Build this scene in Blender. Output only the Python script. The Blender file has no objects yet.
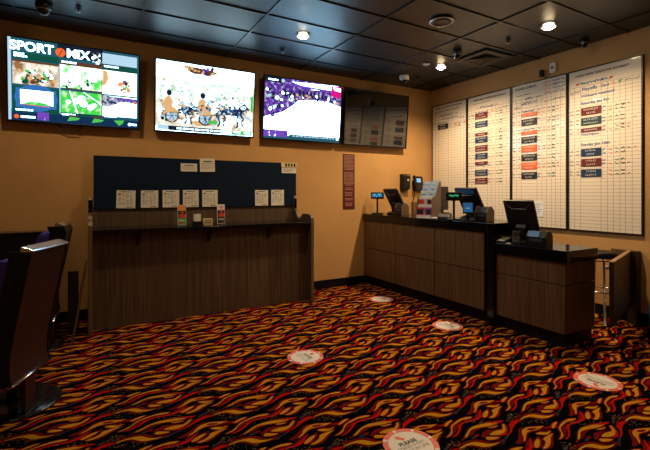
import bpy, math, random
from mathutils import Matrix, Vector
R = math.radians
random.seed(7)
scene = bpy.context.scene
COL = scene.collection

# ------------------------------------------------------------------ materials
def mat(name, color, rough=0.6, metal=0.0, spec=0.5, coat=0.0, var=0.0, vscale=20.0, bump=0.0, bscale=200.0):
    m = bpy.data.materials.new(name); m.use_nodes = True
    nt = m.node_tree; b = nt.nodes['Principled BSDF']
    b.inputs['Base Color'].default_value = (*color, 1)
    b.inputs['Roughness'].default_value = rough
    b.inputs['Metallic'].default_value = metal
    b.inputs['Specular IOR Level'].default_value = spec
    if coat:
        b.inputs['Coat Weight'].default_value = coat
        b.inputs['Coat Roughness'].default_value = 0.04
    tc = nt.nodes.new('ShaderNodeTexCoord')
    if var:
        n = nt.nodes.new('ShaderNodeTexNoise'); n.inputs['Scale'].default_value = vscale
        n.inputs['Detail'].default_value = 4
        r = nt.nodes.new('ShaderNodeValToRGB')
        r.color_ramp.elements[0].position = .3; r.color_ramp.elements[1].position = .7
        r.color_ramp.elements[0].color = (*[c * (1 - var) for c in color], 1)
        r.color_ramp.elements[1].color = (*[min(1, c * (1 + var)) for c in color], 1)
        nt.links.new(tc.outputs['Object'], n.inputs['Vector'])
        nt.links.new(n.outputs['Fac'], r.inputs['Fac'])
        nt.links.new(r.outputs['Color'], b.inputs['Base Color'])
    if bump:
        n2 = nt.nodes.new('ShaderNodeTexNoise'); n2.inputs['Scale'].default_value = bscale
        n2.inputs['Detail'].default_value = 3
        bp = nt.nodes.new('ShaderNodeBump'); bp.inputs['Strength'].default_value = bump
        bp.inputs['Distance'].default_value = .004
        nt.links.new(tc.outputs['Object'], n2.inputs['Vector'])
        nt.links.new(n2.outputs['Fac'], bp.inputs['Height'])
        nt.links.new(bp.outputs['Normal'], b.inputs['Normal'])
    return m

def wood(name, dark, light, scale=(45, 45, 2.2), rough=.45, coat=0.0):
    m = mat(name, dark, rough, coat=coat); nt = m.node_tree; b = nt.nodes['Principled BSDF']
    tc = nt.nodes['Texture Coordinate']
    mp = nt.nodes.new('ShaderNodeMapping'); mp.inputs['Scale'].default_value = scale
    n = nt.nodes.new('ShaderNodeTexNoise'); n.inputs['Scale'].default_value = 1.0
    n.inputs['Detail'].default_value = 5; n.inputs['Roughness'].default_value = .65
    r = nt.nodes.new('ShaderNodeValToRGB')
    r.color_ramp.elements[0].position = .33; r.color_ramp.elements[1].position = .68
    r.color_ramp.elements[0].color = (*dark, 1); r.color_ramp.elements[1].color = (*light, 1)
    nt.links.new(tc.outputs['Object'], mp.inputs['Vector'])
    nt.links.new(mp.outputs['Vector'], n.inputs['Vector'])
    nt.links.new(n.outputs['Fac'], r.inputs['Fac'])
    nt.links.new(r.outputs['Color'], b.inputs['Base Color'])
    return m

def emit(name, color, strength, c2=None, scale=12.0, lo=.42, hi=.58, detail=5):
    m = bpy.data.materials.new(name); m.use_nodes = True
    nt = m.node_tree; nt.nodes.clear()
    o = nt.nodes.new('ShaderNodeOutputMaterial'); e = nt.nodes.new('ShaderNodeEmission')
    e.inputs['Color'].default_value = (*color, 1); e.inputs['Strength'].default_value = strength
    nt.links.new(e.outputs[0], o.inputs[0])
    if c2:
        tc = nt.nodes.new('ShaderNodeTexCoord')
        n = nt.nodes.new('ShaderNodeTexNoise'); n.inputs['Scale'].default_value = scale
        n.inputs['Detail'].default_value = detail
        r = nt.nodes.new('ShaderNodeValToRGB')
        r.color_ramp.elements[0].position = lo; r.color_ramp.elements[1].position = hi
        r.color_ramp.elements[0].color = (*color, 1); r.color_ramp.elements[1].color = (*c2, 1)
        nt.links.new(tc.outputs['Object'], n.inputs['Vector'])
        nt.links.new(n.outputs['Fac'], r.inputs['Fac'])
        nt.links.new(r.outputs['Color'], e.inputs['Color'])
    return m

M = {}
M['wall'] = mat('tan_wall_paint', (.55, .325, .132), .85, spec=.2, var=.05, vscale=3, bump=.15, bscale=160)
M['ceiling'] = mat('charcoal_ceiling_tile', (.011, .022, .030), .37, spec=.5, var=.12, vscale=60, bump=.2, bscale=260)
M['tbar'] = mat('ceiling_grid_bar', (.016, .016, .016), .35, spec=.5)
M['base'] = mat('black_baseboard', (.004, .004, .005), .5, spec=.25)
M['c_base'] = mat('carpet_black_pile', (.0028, .003, .004), .95, spec=.0, var=.3, vscale=300)
M['c_O'] = mat('carpet_orange_pile', (.50, .215, .013), .95, spec=.0, var=.22, vscale=240)
M['c_R'] = mat('carpet_red_pile', (.38, .009, .007), .95, spec=.0, var=.25, vscale=240)
M['c_D'] = mat('carpet_dark_red_pile', (.15, .007, .006), .95, spec=.0, var=.3, vscale=240)
M['c_G'] = mat('carpet_grey_pile', (.034, .032, .044), .95, spec=.0, var=.3, vscale=240)
M['c_S'] = mat('carpet_fleck_pile', (.20, .105, .04), .95, spec=.0)
M['black'] = mat('black_plastic', (.005, .005, .006), .38, spec=.35)
M['blackgloss'] = mat('black_gloss_plastic', (.01, .01, .012), .18)
M['darkgrey'] = mat('dark_grey_plastic', (.04, .042, .047), .45)
M['tabletop'] = mat('black_laminate', (.003, .003, .004), .14, spec=.35, var=.3, vscale=90)
M['counterwood'] = wood('walnut_laminate', (.062, .033, .013), (.165, .088, .037), (48, 48, 1.6))
M['carrelwood'] = wood('smoked_oak_laminate', (.045, .028, .018), (.125, .080, .050), (55, 55, 1.4))
M['edgewood'] = wood('brown_edge_laminate_and_lit_top', (.10, .055, .028), (.17, .10, .05), (40, 40, 1.5))
M['gateedge'] = wood('brown_rail_and_lit_gate_edge', (.26, .14, .06), (.40, .24, .11), (40, 40, 1.5))
M['darkwood'] = wood('dark_wood_and_shaded_leaf', (.016, .010, .007), (.04, .024, .014), (45, 45, 1.6))
M['felt'] = mat('navy_felt', (.007, .016, .036), .9, spec=.1, var=.12, vscale=40)
M['paper'] = mat('white_paper', (.72, .70, .66), .8, spec=.1, var=.04, vscale=30)
M['bluewhite'] = mat('cool_white_paper', (.80, .86, .93), .8, spec=.1)
M['ink'] = mat('black_ink', (.03, .03, .035), .8, spec=.1)
M['greyink'] = mat('grey_ink', (.20, .20, .20), .8, spec=.1)
M['board'] = mat('white_board_enamel', (.87, .80, .70), .35, spec=.4, coat=.6)
M['gridline'] = mat('grey_grid_line', (.21, .18, .16), .6)
M['frame'] = mat('black_aluminium_frame', (.012, .012, .013), .35)
M['mk_black'] = mat('black_marker', (.03, .03, .04), .6)
M['mk_blue'] = mat('blue_marker', (.02, .10, .36), .6)
M['mk_green'] = mat('green_marker', (.05, .40, .13), .6)
M['mk_orange'] = mat('orange_marker', (.80, .17, .03), .6)
M['mk_red'] = mat('red_marker', (.70, .03, .03), .6)
M['st_red'] = mat('maroon_magnet', (.13, .012, .010), .5)
M['st_blue'] = mat('navy_magnet', (.008, .032, .09), .5)
M['st_teal'] = mat('dark_teal_magnet', (.006, .042, .058), .5)
M['st_orange'] = mat('orange_magnet', (.78, .13, .018), .5)
M['st_black'] = mat('black_magnet', (.014, .013, .014), .5)
M['white'] = mat('white_plastic', (.75, .75, .74), .4)
M['chrome'] = mat('chrome', (.75, .76, .78), .18, metal=1)
M['steel'] = mat('dull_steel', (.42, .43, .45), .35, metal=1)
M['bracket'] = mat('tan_bracket_paint', (.30, .20, .10), .6)
M['maroon'] = mat('maroon_sign_face', (.085, .005, .008), .5)
M['signtext'] = mat('pale_pink_lettering', (.52, .27, .20), .6)
M['leather'] = mat('red_brown_vinyl', (.028, .009, .007), .42, var=.12, vscale=30, bump=.12, bscale=220)
M['purple'] = mat('purple_upholstery', (.05, .025, .33), .65, var=.15, vscale=60)
M['decal'] = mat('white_floor_vinyl', (.74, .70, .66), .5)
M['decal_red'] = mat('coral_red_vinyl', (.74, .115, .075), .5)
M['tan'] = mat('tan_plastic', (.13, .08, .042), .5)
M['bluecard'] = mat('pale_blue_card', (.38, .62, .86), .5, var=.2, vscale=50)
M['redcard'] = mat('red_card', (.60, .04, .03), .5)
M['orangecard'] = mat('orange_card', (.75, .22, .05), .5)
M['greencard'] = mat('green_card', (.05, .36, .08), .5)
M['yellowcard'] = mat('yellow_card', (.62, .50, .24), .5)
M['skycard'] = mat('sky_blue_plastic_and_reflection', (.012, .16, .50), .4)
M['crimsoncard'] = mat('purple_card', (.35, .10, .40), .5)
M['lamp'] = emit('warm_lamp_lens', (1, .74, .42), 80)
M['vent'] = mat('bronze_vent_metal', (.055, .042, .032), .5)
M['camdome'] = mat('smoked_dome', (.01, .01, .012), .06)
M['tv_off'] = mat('dark_switched_off_screen', (.004, .004, .005), .06, spec=.9, coat=.6)
TV = 2.6
M['e_white'] = emit('screen_white', (.40, .74, 1.0), 8.0)
M['e_pale'] = emit('screen_pale_blue', (.45, .66, .82), TV * .42)
M['e_teal'] = emit('screen_dark_teal', (.03, .16, .22), TV * .25)
M['e_navy'] = emit('screen_navy', (.01, .05, .14), TV * .25)
M['e_blue'] = emit('screen_blue', (.05, .22, .62), TV * .3)
M['e_green'] = emit('screen_green_turf', (.06, .75, .07), TV * .38, (.75, 1, .65), 16, .48, .66)
M['e_green2'] = emit('screen_green', (.10, .62, .10), TV * .35)
M['e_dkgreen'] = emit('screen_dark_green', (.01, .14, .10), TV * .22)
M['e_gmix'] = emit('screen_white_green', (.90, 1, .92), TV * .8, (.05, .42, .05), 9, .46, .62)
M['e_track'] = emit('screen_racecourse', (1, .93, .78), TV * .45, (.30, .14, .05), 11, .40, .62)
M['e_sport'] = emit('screen_white_orange', (1, 1, 1), TV * .8, (.45, .16, .04), 8, .54, .68)
M['e_ice'] = emit('screen_blue_noise', (.03, .05, .17), TV * .3, (.8, .85, 1), 26, .42, .6)
M['e_orange'] = emit('screen_orange', (1, .16, .03), TV * .36)
M['e_brown'] = emit('screen_brown', (.16, .06, .03), TV * .3)
M['e_tan'] = emit('screen_tan', (.85, .50, .22), TV * .36)
M['e_dark'] = emit('screen_dark', (.02, .03, .06), TV * .2)
M['e_horse'] = emit('screen_horse_blue', (.02, .04, .12), TV * .2, (.28, .38, .6), 30, .5, .7)
M['e_purple'] = emit('screen_purple', (.10, .03, .34), TV * .35, (.75, .7, 1), 22, .5, .7)
M['e_violet'] = emit('screen_violet', (.22, .08, .65), TV * .32)
M['e_pink'] = emit('screen_pink', (.80, .01, .28), TV * .36)
M['e_field'] = emit('screen_overexposed_field', (.50, .80, 1.0), 6.0, (.09, .12, .08), 11, .50, .72)
M['e_ground'] = emit('screen_pale_ground', (.95, .95, .85), 1.15, (.42, .34, .20), 9, .45, .75)
M['e_crowd'] = emit('screen_pale_trees', (.85, 1, .95), 1.4, (.34, .50, .38), 14, .48, .72)
M['e_lcd'] = emit('lcd_blue', (.05, .30, .75), .9)
M['e_lcd2'] = emit('lcd_pale', (.35, .65, .9), .9)
M['padlcd'] = emit('lcd_dim_blue', (.03, .16, .38), .6)
M['e_lcdgreen'] = emit('lcd_green_digits', (.05, .6, .25), .8)
M['e_lcdmix'] = emit('lcd_colour', (.04, .05, .45), .8, (.1, .7, .5), 40, .45, .6)

# ------------------------------------------------------------------ mesh builder
class MB:
    def __init__(s): s.v = []; s.f = []; s.fm = []; s.sm = []; s.mats = []
    def mi(s, m):
        m = M[m] if isinstance(m, str) else m
        if m not in s.mats: s.mats.append(m)
        return s.mats.index(m)
    def add(s, vs, fs, m, smooth=False):
        o = len(s.v); k = s.mi(m)
        s.v += [tuple(p) for p in vs]
        for f in fs: s.f.append(tuple(i + o for i in f)); s.fm.append(k); s.sm.append(smooth)
        return s
    def box(s, x0, x1, y0, y1, z0, z1, m):
        x0, x1 = min(x0, x1), max(x0, x1); y0, y1 = min(y0, y1), max(y0, y1); z0, z1 = min(z0, z1), max(z0, z1)
        vs = [(x0,y0,z0),(x1,y0,z0),(x1,y1,z0),(x0,y1,z0),(x0,y0,z1),(x1,y0,z1),(x1,y1,z1),(x0,y1,z1)]
        return s.add(vs, [(0,3,2,1),(4,5,6,7),(0,1,5,4),(1,2,6,5),(2,3,7,6),(3,0,4,7)], m)
    def poly(s, pts, m): return s.add(pts, [tuple(range(len(pts)))], m)
    def prism(s, pts, axis, a, b, m, smooth=False):
        def P(p, t):
            return (t, p[0], p[1]) if axis == 'x' else (p[0], t, p[1]) if axis == 'y' else (p[0], p[1], t)
        n = len(pts)
        vs = [P(p, a) for p in pts] + [P(p, b) for p in pts]
        fs = [tuple(range(n))[::-1], tuple(range(n, 2*n))]
        s.add(vs, fs, m)
        o = len(s.v) - 2*n
        k = s.mi(m)
        for i in range(n):
            j = (i+1) % n
            s.f.append((o+i, o+j, o+n+j, o+n+i)); s.fm.append(k); s.sm.append(smooth)
        return s
    def tube(s, path, r, m, n=10, closed=False):
        P = [Vector(p) for p in path]; L = len(P); vs = []; fs = []
        up = Vector((0, 0, 1))
        for i in range(L):
            a = P[(i-1) % L] if (closed or i > 0) else P[i]
            b = P[(i+1) % L] if (closed or i < L-1) else P[i]
            t = (b - a).normalized()
            u = up if abs(t.dot(up)) < .95 else Vector((1, 0, 0))
            x = t.cross(u).normalized(); y = t.cross(x).normalized()
            rr = r[i] if isinstance(r, (list, tuple)) else r
            for k in range(n):
                q = P[i] + (x*math.cos(2*math.pi*k/n) + y*math.sin(2*math.pi*k/n))*rr
                vs.append(tuple(q))
        for i in range(L if closed else L-1):
            j = (i+1) % L
            for k in range(n):
                l = (k+1) % n
                fs.append((i*n+k, i*n+l, j*n+l, j*n+k))
        if not closed:
            fs.append(tuple(range(n))); fs.append(tuple(range((L-1)*n, L*n))[::-1])
        return s.add(vs, fs, m, True)
    def lathe(s, prof, m, n=28, c=(0, 0, 0), axis='z', smooth=True, cap=True):
        vs = []; fs = []; L = len(prof)
        for (r, z) in prof:
            for k in range(n):
                a = 2*math.pi*k/n
                x, y = r*math.cos(a), r*math.sin(a)
                p = (x, y, z) if axis == 'z' else (z, x, y) if axis == 'x' else (x, z, y)
                vs.append((p[0]+c[0], p[1]+c[1], p[2]+c[2]))
        for i in range(L-1):
            for k in range(n):
                l = (k+1) % n
                fs.append((i*n+k, i*n+l, (i+1)*n+l, (i+1)*n+k))
        if cap and prof[0][0] > 1e-5: fs.append(tuple(range(n))[::-1])
        if cap and prof[-1][0] > 1e-5: fs.append(tuple(range((L-1)*n, L*n)))
        return s.add(vs, fs, m, smooth)
    def text(s, body, size, m, mtx, bold=0.0, align='CENTER'):
        c = bpy.data.curves.new('t', 'FONT'); c.body = body; c.size = size
        c.align_x = align; c.align_y = 'CENTER'; c.offset = bold; c.resolution_u = 3
        ob = bpy.data.objects.new('t', c); COL.objects.link(ob)
        dg = bpy.context.evaluated_depsgraph_get(); dg.update()
        me = ob.evaluated_get(dg).to_mesh()
        vs = [tuple(mtx @ v.co) for v in me.vertices]; fs = [tuple(p.vertices) for p in me.polygons]
        ob.evaluated_get(dg).to_mesh_clear()
        bpy.data.objects.remove(ob); bpy.data.curves.remove(c)
        return s.add(vs, fs, m)
    def build(s, name, parent=None, bev=0.0, loc=(0, 0, 0), rot=(0, 0, 0), recalc=True):
        me = bpy.data.meshes.new(name); me.from_pydata(s.v, [], s.f)
        for m in s.mats: me.materials.append(m)
        me.polygons.foreach_set('material_index', s.fm)
        me.polygons.foreach_set('use_smooth', s.sm)
        me.update()
        ob = bpy.data.objects.new(name, me); COL.objects.link(ob)
        ob.location = loc; ob.rotation_euler = rot
        if parent: ob.parent = parent
        if bev:
            b = ob.modifiers.new('bevel', 'BEVEL'); b.width = bev; b.segments = 2; b.limit_method = 'ANGLE'
            b.angle_limit = R(50)
        return ob

def tag(o, label, cat, group=None):
    o['label'] = label; o['category'] = cat
    if group: o['group'] = group
    return o
def thing(name, label, cat, loc=(0, 0, 0), rz=0, group=None):
    o = bpy.data.objects.new(name, None); COL.objects.link(o)
    o.location = loc; o.rotation_euler = (0, 0, rz); o.empty_display_size = .1
    return tag(o, label, cat, group)
def struct(o): o['kind'] = 'structure'; return o
def copy_tree(root, loc, rz, label, group=None):
    r = root.copy(); COL.objects.link(r); r.location = loc; r.rotation_euler = (0, 0, rz); r['label'] = label
    if group: r['group'] = group
    for ch in list(root.children):
        c = ch.copy(); COL.objects.link(c); c.parent = r
        for g in list(ch.children):
            d = g.copy(); COL.objects.link(d); d.parent = c
    return r
def smooth_closed(pts, n=2):
    out = []; L = len(pts)
    for i in range(L):
        p0, p1, p2, p3 = pts[i-1], pts[i], pts[(i+1) % L], pts[(i+2) % L]
        for k in range(n):
            t = k/n
            f = lambda a, b, c, d: .5*((2*b) + (-a+c)*t + (2*a-5*b+4*c-d)*t*t + (-a+3*b-3*c+d)*t**3)
            out.append((f(p0[0], p1[0], p2[0], p3[0]), f(p0[1], p1[1], p2[1], p3[1])))
    return out

XL, XR, YF, YB, ZC = -2.6, 5.01, -1.7, 5.13, 3.09
# ------------------------------------------------------------------ setting
b = MB(); b.box(XL-.1, XR+.1, YF-.1, YB+.1, -.1, 0, 'c_base')
MOTIF = [
    ('D', 1, [(0.0,0.0),(0.045,0.014),(0.099,0.017),(0.161,0.012),(0.203,-0.007),(0.228,-0.034),(0.25,-0.062),(0.295,-0.072),(0.335,-0.074),(0.285,-0.093),(0.24,-0.095),(0.197,-0.09),(0.164,-0.079),(0.143,-0.057),(0.123,-0.034),(0.095,-0.025),(0.06,-0.025),(0.023,-0.028)]),
    ('O', 2, [(0.045,-0.011),(0.09,-0.002),(0.136,-0.002),(0.178,-0.014),(0.2,-0.037),(0.225,-0.062),(0.259,-0.075),(0.29,-0.082),(0.25,-0.088),(0.206,-0.083),(0.174,-0.07),(0.154,-0.048),(0.132,-0.026),(0.104,-0.017),(0.067,-0.019)]),
    ('D', 1, [(0.463,-0.006),(0.52,0.022),(0.591,0.038),(0.643,0.041),(0.586,0.015),(0.538,0.011),(0.483,-0.006)]),
    ('R', 3, [(0.366,-0.061),(0.406,-0.054),(0.451,-0.029),(0.48,-0.004),(0.538,0.015),(0.571,0.014),(0.577,-0.002),(0.52,-0.015),(0.469,-0.034),(0.431,-0.054),(0.39,-0.064)]),
    ('O', 2, [(0.262,-0.013),(0.285,-0.022),(0.312,-0.04),(0.328,-0.054),(0.292,-0.055),(0.258,-0.043),(0.246,-0.029)]),
    ('D', 1, [(0.238,-0.002),(0.289,0.029),(0.331,0.028),(0.375,0.009),(0.409,-0.003),(0.361,-0.003),(0.317,-0.003),(0.28,-0.005),(0.25,-0.009)]),
    ('O', 2, [(0.296,-0.006),(0.351,0.003),(0.391,-0.006),(0.413,-0.007),(0.451,0.024),(0.465,0.022),(0.439,-0.01),(0.406,-0.032),(0.363,-0.041),(0.325,-0.03)]),
    ('R', 3, [(0.479,0.027),(0.449,-0.004),(0.425,-0.031),(0.391,-0.051),(0.351,-0.053),(0.336,-0.048),(0.39,-0.04),(0.422,-0.024)]),
    ('G', 1, [(0.489,0.033),(0.462,0.0),(0.443,-0.024),(0.427,-0.033),(0.439,-0.016)]),
    ('G', 1, [(0.307,-0.095),(0.342,-0.078),(0.364,-0.069),(0.308,-0.101),(0.276,-0.103)]),
    ('D', 1, [(0.115,0.031),(0.164,0.057),(0.212,0.085),(0.265,0.101),(0.316,0.101),(0.37,0.095),(0.426,0.075),(0.496,0.048),(0.454,0.041),(0.397,0.067),(0.333,0.086),(0.276,0.089),(0.227,0.076),(0.176,0.05),(0.14,0.032)]),
    ('D', 1, [(0.196,0.049),(0.233,0.067),(0.279,0.07),(0.299,0.058),(0.262,0.056),(0.223,0.044),(0.177,0.033),(0.156,0.034)]),
    ('O', 2, [(0.149,0.043),(0.193,0.067),(0.243,0.09),(0.293,0.097),(0.352,0.087),(0.404,0.072),(0.443,0.047),(0.405,0.045),(0.361,0.052),(0.322,0.063),(0.288,0.07),(0.25,0.074),(0.22,0.063),(0.186,0.044),(0.161,0.039)]),
    ('O', 2, [(0.347,0.048),(0.381,0.04),(0.421,0.03),(0.395,0.024),(0.361,0.032)]),
    ('R', 3, [(0.373,0.09),(0.423,0.073),(0.496,0.048),(0.447,0.043),(0.4,0.069)]),
    ('D', 1, [(0.223,0.034),(0.251,0.029),(0.237,0.014),(0.211,0.013)]),
    ('G', 1, [(0.179,0.021),(0.215,0.027),(0.209,0.011),(0.183,0.011)]),
    ('D', 1, [(0.139,0.115),(0.183,0.148),(0.228,0.158),(0.203,0.136),(0.166,0.117),(0.135,0.1)]),
    ('O', 2, [(0.062,0.095),(0.097,0.106),(0.137,0.128),(0.165,0.158),(0.215,0.178),(0.28,0.19),(0.328,0.186),(0.364,0.168),(0.328,0.163),(0.278,0.173),(0.227,0.165),(0.188,0.157),(0.152,0.131),(0.128,0.105),(0.091,0.093)]),
    ('R', 3, [(0.094,0.08),(0.135,0.089),(0.19,0.12),(0.211,0.144),(0.254,0.155),(0.3,0.154),(0.354,0.148),(0.398,0.155),(0.459,0.193),(0.479,0.202),(0.431,0.156),(0.401,0.134),(0.361,0.131),(0.307,0.138),(0.263,0.144),(0.225,0.13),(0.188,0.104),(0.142,0.08),(0.108,0.075)]),
    ('D', 1, [(0.375,0.162),(0.423,0.187),(0.456,0.195),(0.42,0.162),(0.394,0.151),(0.359,0.145)]),
    ('O', 2, [(0.417,0.137),(0.453,0.163),(0.493,0.176),(0.509,0.171),(0.493,0.153),(0.454,0.13),(0.429,0.124)]),
    ('D', 1, [(0.449,0.119),(0.491,0.148),(0.512,0.176),(0.501,0.186),(0.53,0.187),(0.521,0.165),(0.489,0.136),(0.455,0.116)]),
    ('O', 2, [(0.443,0.11),(0.483,0.12),(0.517,0.139),(0.529,0.16),(0.58,0.166),(0.63,0.162),(0.581,0.144),(0.534,0.116),(0.487,0.098),(0.457,0.099)]),
    ('D', 1, [(0.469,0.095),(0.515,0.101),(0.566,0.132),(0.614,0.153),(0.563,0.12),(0.53,0.099),(0.493,0.088)]),
    ('O', 2, [(0.411,0.2),(0.451,0.226),(0.47,0.25),(0.506,0.272),(0.553,0.275),(0.592,0.26),(0.638,0.241),(0.656,0.235),(0.621,0.228),(0.582,0.228),(0.544,0.236),(0.514,0.239),(0.482,0.228),(0.442,0.203),(0.414,0.195)]),
    ('D', 3, [(0.529,0.259),(0.557,0.262),(0.593,0.245),(0.592,0.236),(0.549,0.24)]),
    ('D', 1, [(0.358,0.208),(0.404,0.225),(0.456,0.258),(0.494,0.286),(0.53,0.288),(0.49,0.267),(0.442,0.23),(0.416,0.204),(0.382,0.194)]),
    ('O', 2, [(0.54,0.21),(0.576,0.208),(0.608,0.187),(0.645,0.185),(0.599,0.169),(0.563,0.182)]),
    ('R', 3, [(0.588,0.218),(0.633,0.214),(0.678,0.203),(0.634,0.192),(0.597,0.201)]),
    ('O', 2, [(0.676,0.205),(0.733,0.225),(0.768,0.22),(0.721,0.201),(0.685,0.189)]),
    ('R', 3, [(0.583,0.213),(0.65,0.219),(0.696,0.208),(0.656,0.194),(0.606,0.201)]),
    ('G', 1, [(0.513,0.382),(0.587,0.404),(0.587,0.396),(0.514,0.366)]),
    ('G', 1, [(0.315,0.262),(0.406,0.286),(0.399,0.276),(0.307,0.246)]),
    ('S0', 3, [(0.606,0.352),(0.754,0.268),(0.701,0.228),(0.556,0.311)]),
    ('S1', 3, [(0.298,0.168),(0.461,0.074),(0.424,0.046),(0.264,0.138)]),
    ('S2', 3, [(0.04,0.074),(0.107,0.035),(0.065,-0.003),(0.0,0.035)]),
]
ORG = (1.669, 1.561); VX = (.5381, .0165); VY = (.0046, .3419)
ZL = {1: .0006, 2: .0012, 3: .0018}
CM = {'O': 'c_O', 'R': 'c_R', 'D': 'c_D', 'G': 'c_G'}
def grow(p, d):
    a = sum(p[i-1][0]*p[i][1]-p[i][0]*p[i-1][1] for i in range(len(p))); s = 1 if a > 0 else -1; o = []
    for i in range(len(p)):
        (x0, y0), (x1, y1) = p[i-1], p[(i+1) % len(p)]
        tx, ty = x1-x0, y1-y0; n = math.hypot(tx, ty) or 1
        o.append((p[i][0]+s*ty/n*d, p[i][1]-s*tx/n*d))
    return o
MOTIF = [m for c, l, p in MOTIF for m in ([(c, l, p)] if c != 'O' else [('D', 1, grow(p, .0055)), ('O', l, grow(p, -.0018))])]
SM = [(c, l, smooth_closed(p, 2)) if c[0] != 'S' else (c, l, p) for c, l, p in MOTIF]
def cl(x, y): return (min(max(x, XL+.002), XR-.002), min(max(y, YF+.002), YB-.002))
for i in range(-9, 8):
    for j in range(-11, 12):
        ox = ORG[0] + i*VX[0] + j*VY[0]; oy = ORG[1] + i*VX[1] + j*VY[1]
        if not (XL-.4 < ox < XR+.2 and YF-.2 < oy < YB+.3): continue
        for c, l, p in SM:
            if c[0] == 'S':
                if ox < -1.4 or oy < .3: continue
                xs = [q[0] for q in p]; ys = [q[1] for q in p]
                for k in range(26):
                    t, u = random.random(), random.random()
                    px = (p[0][0]*(1-t)+p[1][0]*t)*(1-u) + (p[3][0]*(1-t)+p[2][0]*t)*u + ox
                    py = (p[0][1]*(1-t)+p[1][1]*t)*(1-u) + (p[3][1]*(1-t)+p[2][1]*t)*u + oy
                    if not (XL+.02 < px < XR-.02 and YF+.02 < py < YB-.02): continue
                    d = random.uniform(.0018, .0038); e = d*random.uniform(.6, 1.1)
                    b.poly([(px-d, py-e, .0022), (px+d, py-e, .0022), (px+d, py+e, .0022), (px-d, py+e, .0022)], 'c_S')
                continue
            q = [(x+ox, y+oy) for x, y in p]
            if all(x > XR or x < XL or y > YB or y < YF for x, y in q): continue
            if any(x > XR or x < XL or y > YB or y < YF for x, y in q):
                q = [cl(x, y) for x, y in q]
            b.poly([(x, y, ZL[l]) for x, y in q], CM[c])
struct(b.build('floor'))

T = .1
struct(MB().box(XL-T, XR+T, YB, YB+T, 0, ZC+T, 'wall').build('wall_back'))
struct(MB().box(XR, XR+T, YF-T, YB, 0, ZC+T, 'wall').build('wall_right'))
struct(MB().box(XL-T, XL, YF-T, YB, 0, ZC+T, 'wall').build('wall_left'))
struct(MB().box(XL, XR, YF-T, YF, 0, ZC+T, 'wall').build('wall_front'))
struct(MB().box(XL, XR-.012, YB-.012, YB, 0, .12, 'base').build('baseboard_back', bev=.003))
struct(MB().box(XR-.012, XR, YF, YB-.012, 0, .12, 'base').build('baseboard_right', bev=.003))
# ceiling: deck, tiles and grid bars
b = MB(); b.box(XL, XR, YF, YB, ZC+.012, ZC+T, 'ceiling')
gx = [.43 + 1.045*k for k in range(-3, 5)]; gy = [4.715 - .506*k for k in range(-1, 14)]
gx = [x for x in gx if XL < x < XR]; gy = [y for y in gy if YF < y < YB]
for x in gx: b.box(x-.008, x+.008, YF, YB, ZC, ZC+.012, 'tbar')
ex = [XL] + gx + [XR]
for y in gy:
    for k in range(len(ex)-1):
        b.box(ex[k]+(.008 if k else 0), ex[k+1]-(.008 if k < len(ex)-2 else 0), y-.008, y+.008, ZC+.0005, ZC+.012, 'tbar')
struct(b.build('ceiling'))

# ------------------------------------------------------------------ ceiling fittings
def downlight(x, y, label, k=1.0):
    t = thing('downlight', label, 'ceiling light', (x, y, ZC), 0, 'recessed warm downlights')
    MB().lathe([(.052, .006), (.075, .0), (.078, -.006), (.070, -.010), (.052, -.006)], 'white', cap=False).build('trim_ring', t)
    MB().lathe([(0.0001, -.028), (.03, -.026), (.048, -.018), (.055, -.004)], 'lamp').build('lens', t)
    L = bpy.data.lights.new('downlight_beam', 'SPOT')
    L.energy = LAMP_W*k; L.color = (1, .69, .38); L.shadow_soft_size = .045
    L.spot_size = R(152); L.spot_blend = .75
    o = bpy.data.objects.new('downlight_beam', L); COL.objects.link(o); o.location = (x, y, ZC-.08)
    return t
LAMP_W = 52
downlight(2.01, 3.99, 'lit round ceiling downlight above the gap between second and third televisions', 1.2)
downlight(4.14, 4.05, 'lit round ceiling downlight nearest the room corner, before the vent', 2.9)
downlight(4.09, 2.51, 'lit round ceiling downlight above the right end of the whiteboards', 2.7)
for x, y, k, s in [(-.10, 3.95, .75, 'lit ceiling downlight in line with the one by the second television, at left'), (2.01, 2.40, .16, 'lit ceiling downlight in front of the view, over the middle of the carpet'), (2.01, .75, .25, 'lit ceiling downlight straight over the front of the carpet'),
                (-.25, 1.2, .2, 'lit ceiling downlight over the photographer')]:  # unseen downlights added to light the carpet and carrel front
    downlight(x, y, s, k)

def dome(name, x, y, z, label, body, r=.055, drop=.05):
    t = thing(name, label, 'security camera', (x, y, z))
    MB().lathe([(r*1.05, 0), (r*1.1, -.006), (r, -drop), (r*.8, -drop-.008)], body).build('housing', t)
    MB().lathe([(r*.82, -drop-.004), (r*.80, -drop-.02), (r*.62, -drop-.042), (r*.33, -drop-.056), (.0001, -drop-.061)], 'camdome').build('lens_dome', t)
    MB().lathe([(r*.86, -drop-.002), (r*.88, -drop-.008), (r*.83, -drop-.012)], 'steel', cap=False).build('trim_ring', t)
    return t
dome('dome_camera', -.37, 4.50, ZC, 'black dome camera on ceiling above the leftmost television', 'black', .065, .04)
dome('dome_camera', 3.85, 3.50, ZC, 'black dome camera on ceiling beside the square vent', 'darkgrey', .05, .035)
dome('dome_camera', 3.98, 4.62, ZC, 'white dome camera on ceiling above the switched-off television', 'white', .065, .06)
dome('dome_camera', 4.80, 2.53, ZC, 'small black dome camera on ceiling near the right wall', 'black', .045, .03)
def sprinkler(x, y, label):
    t = thing('sprinkler', label, 'sprinkler', (x, y, ZC), 0, 'ceiling sprinklers')
    MB().lathe([(.028, 0), (.03, -.006), (.012, -.01)], 'black').build('escutcheon', t)
    MB().lathe([(.010, -.008), (.008, -.03), (.018, -.034), (.018, -.037), (.0001, -.038)], 'steel').build('deflector', t)
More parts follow.
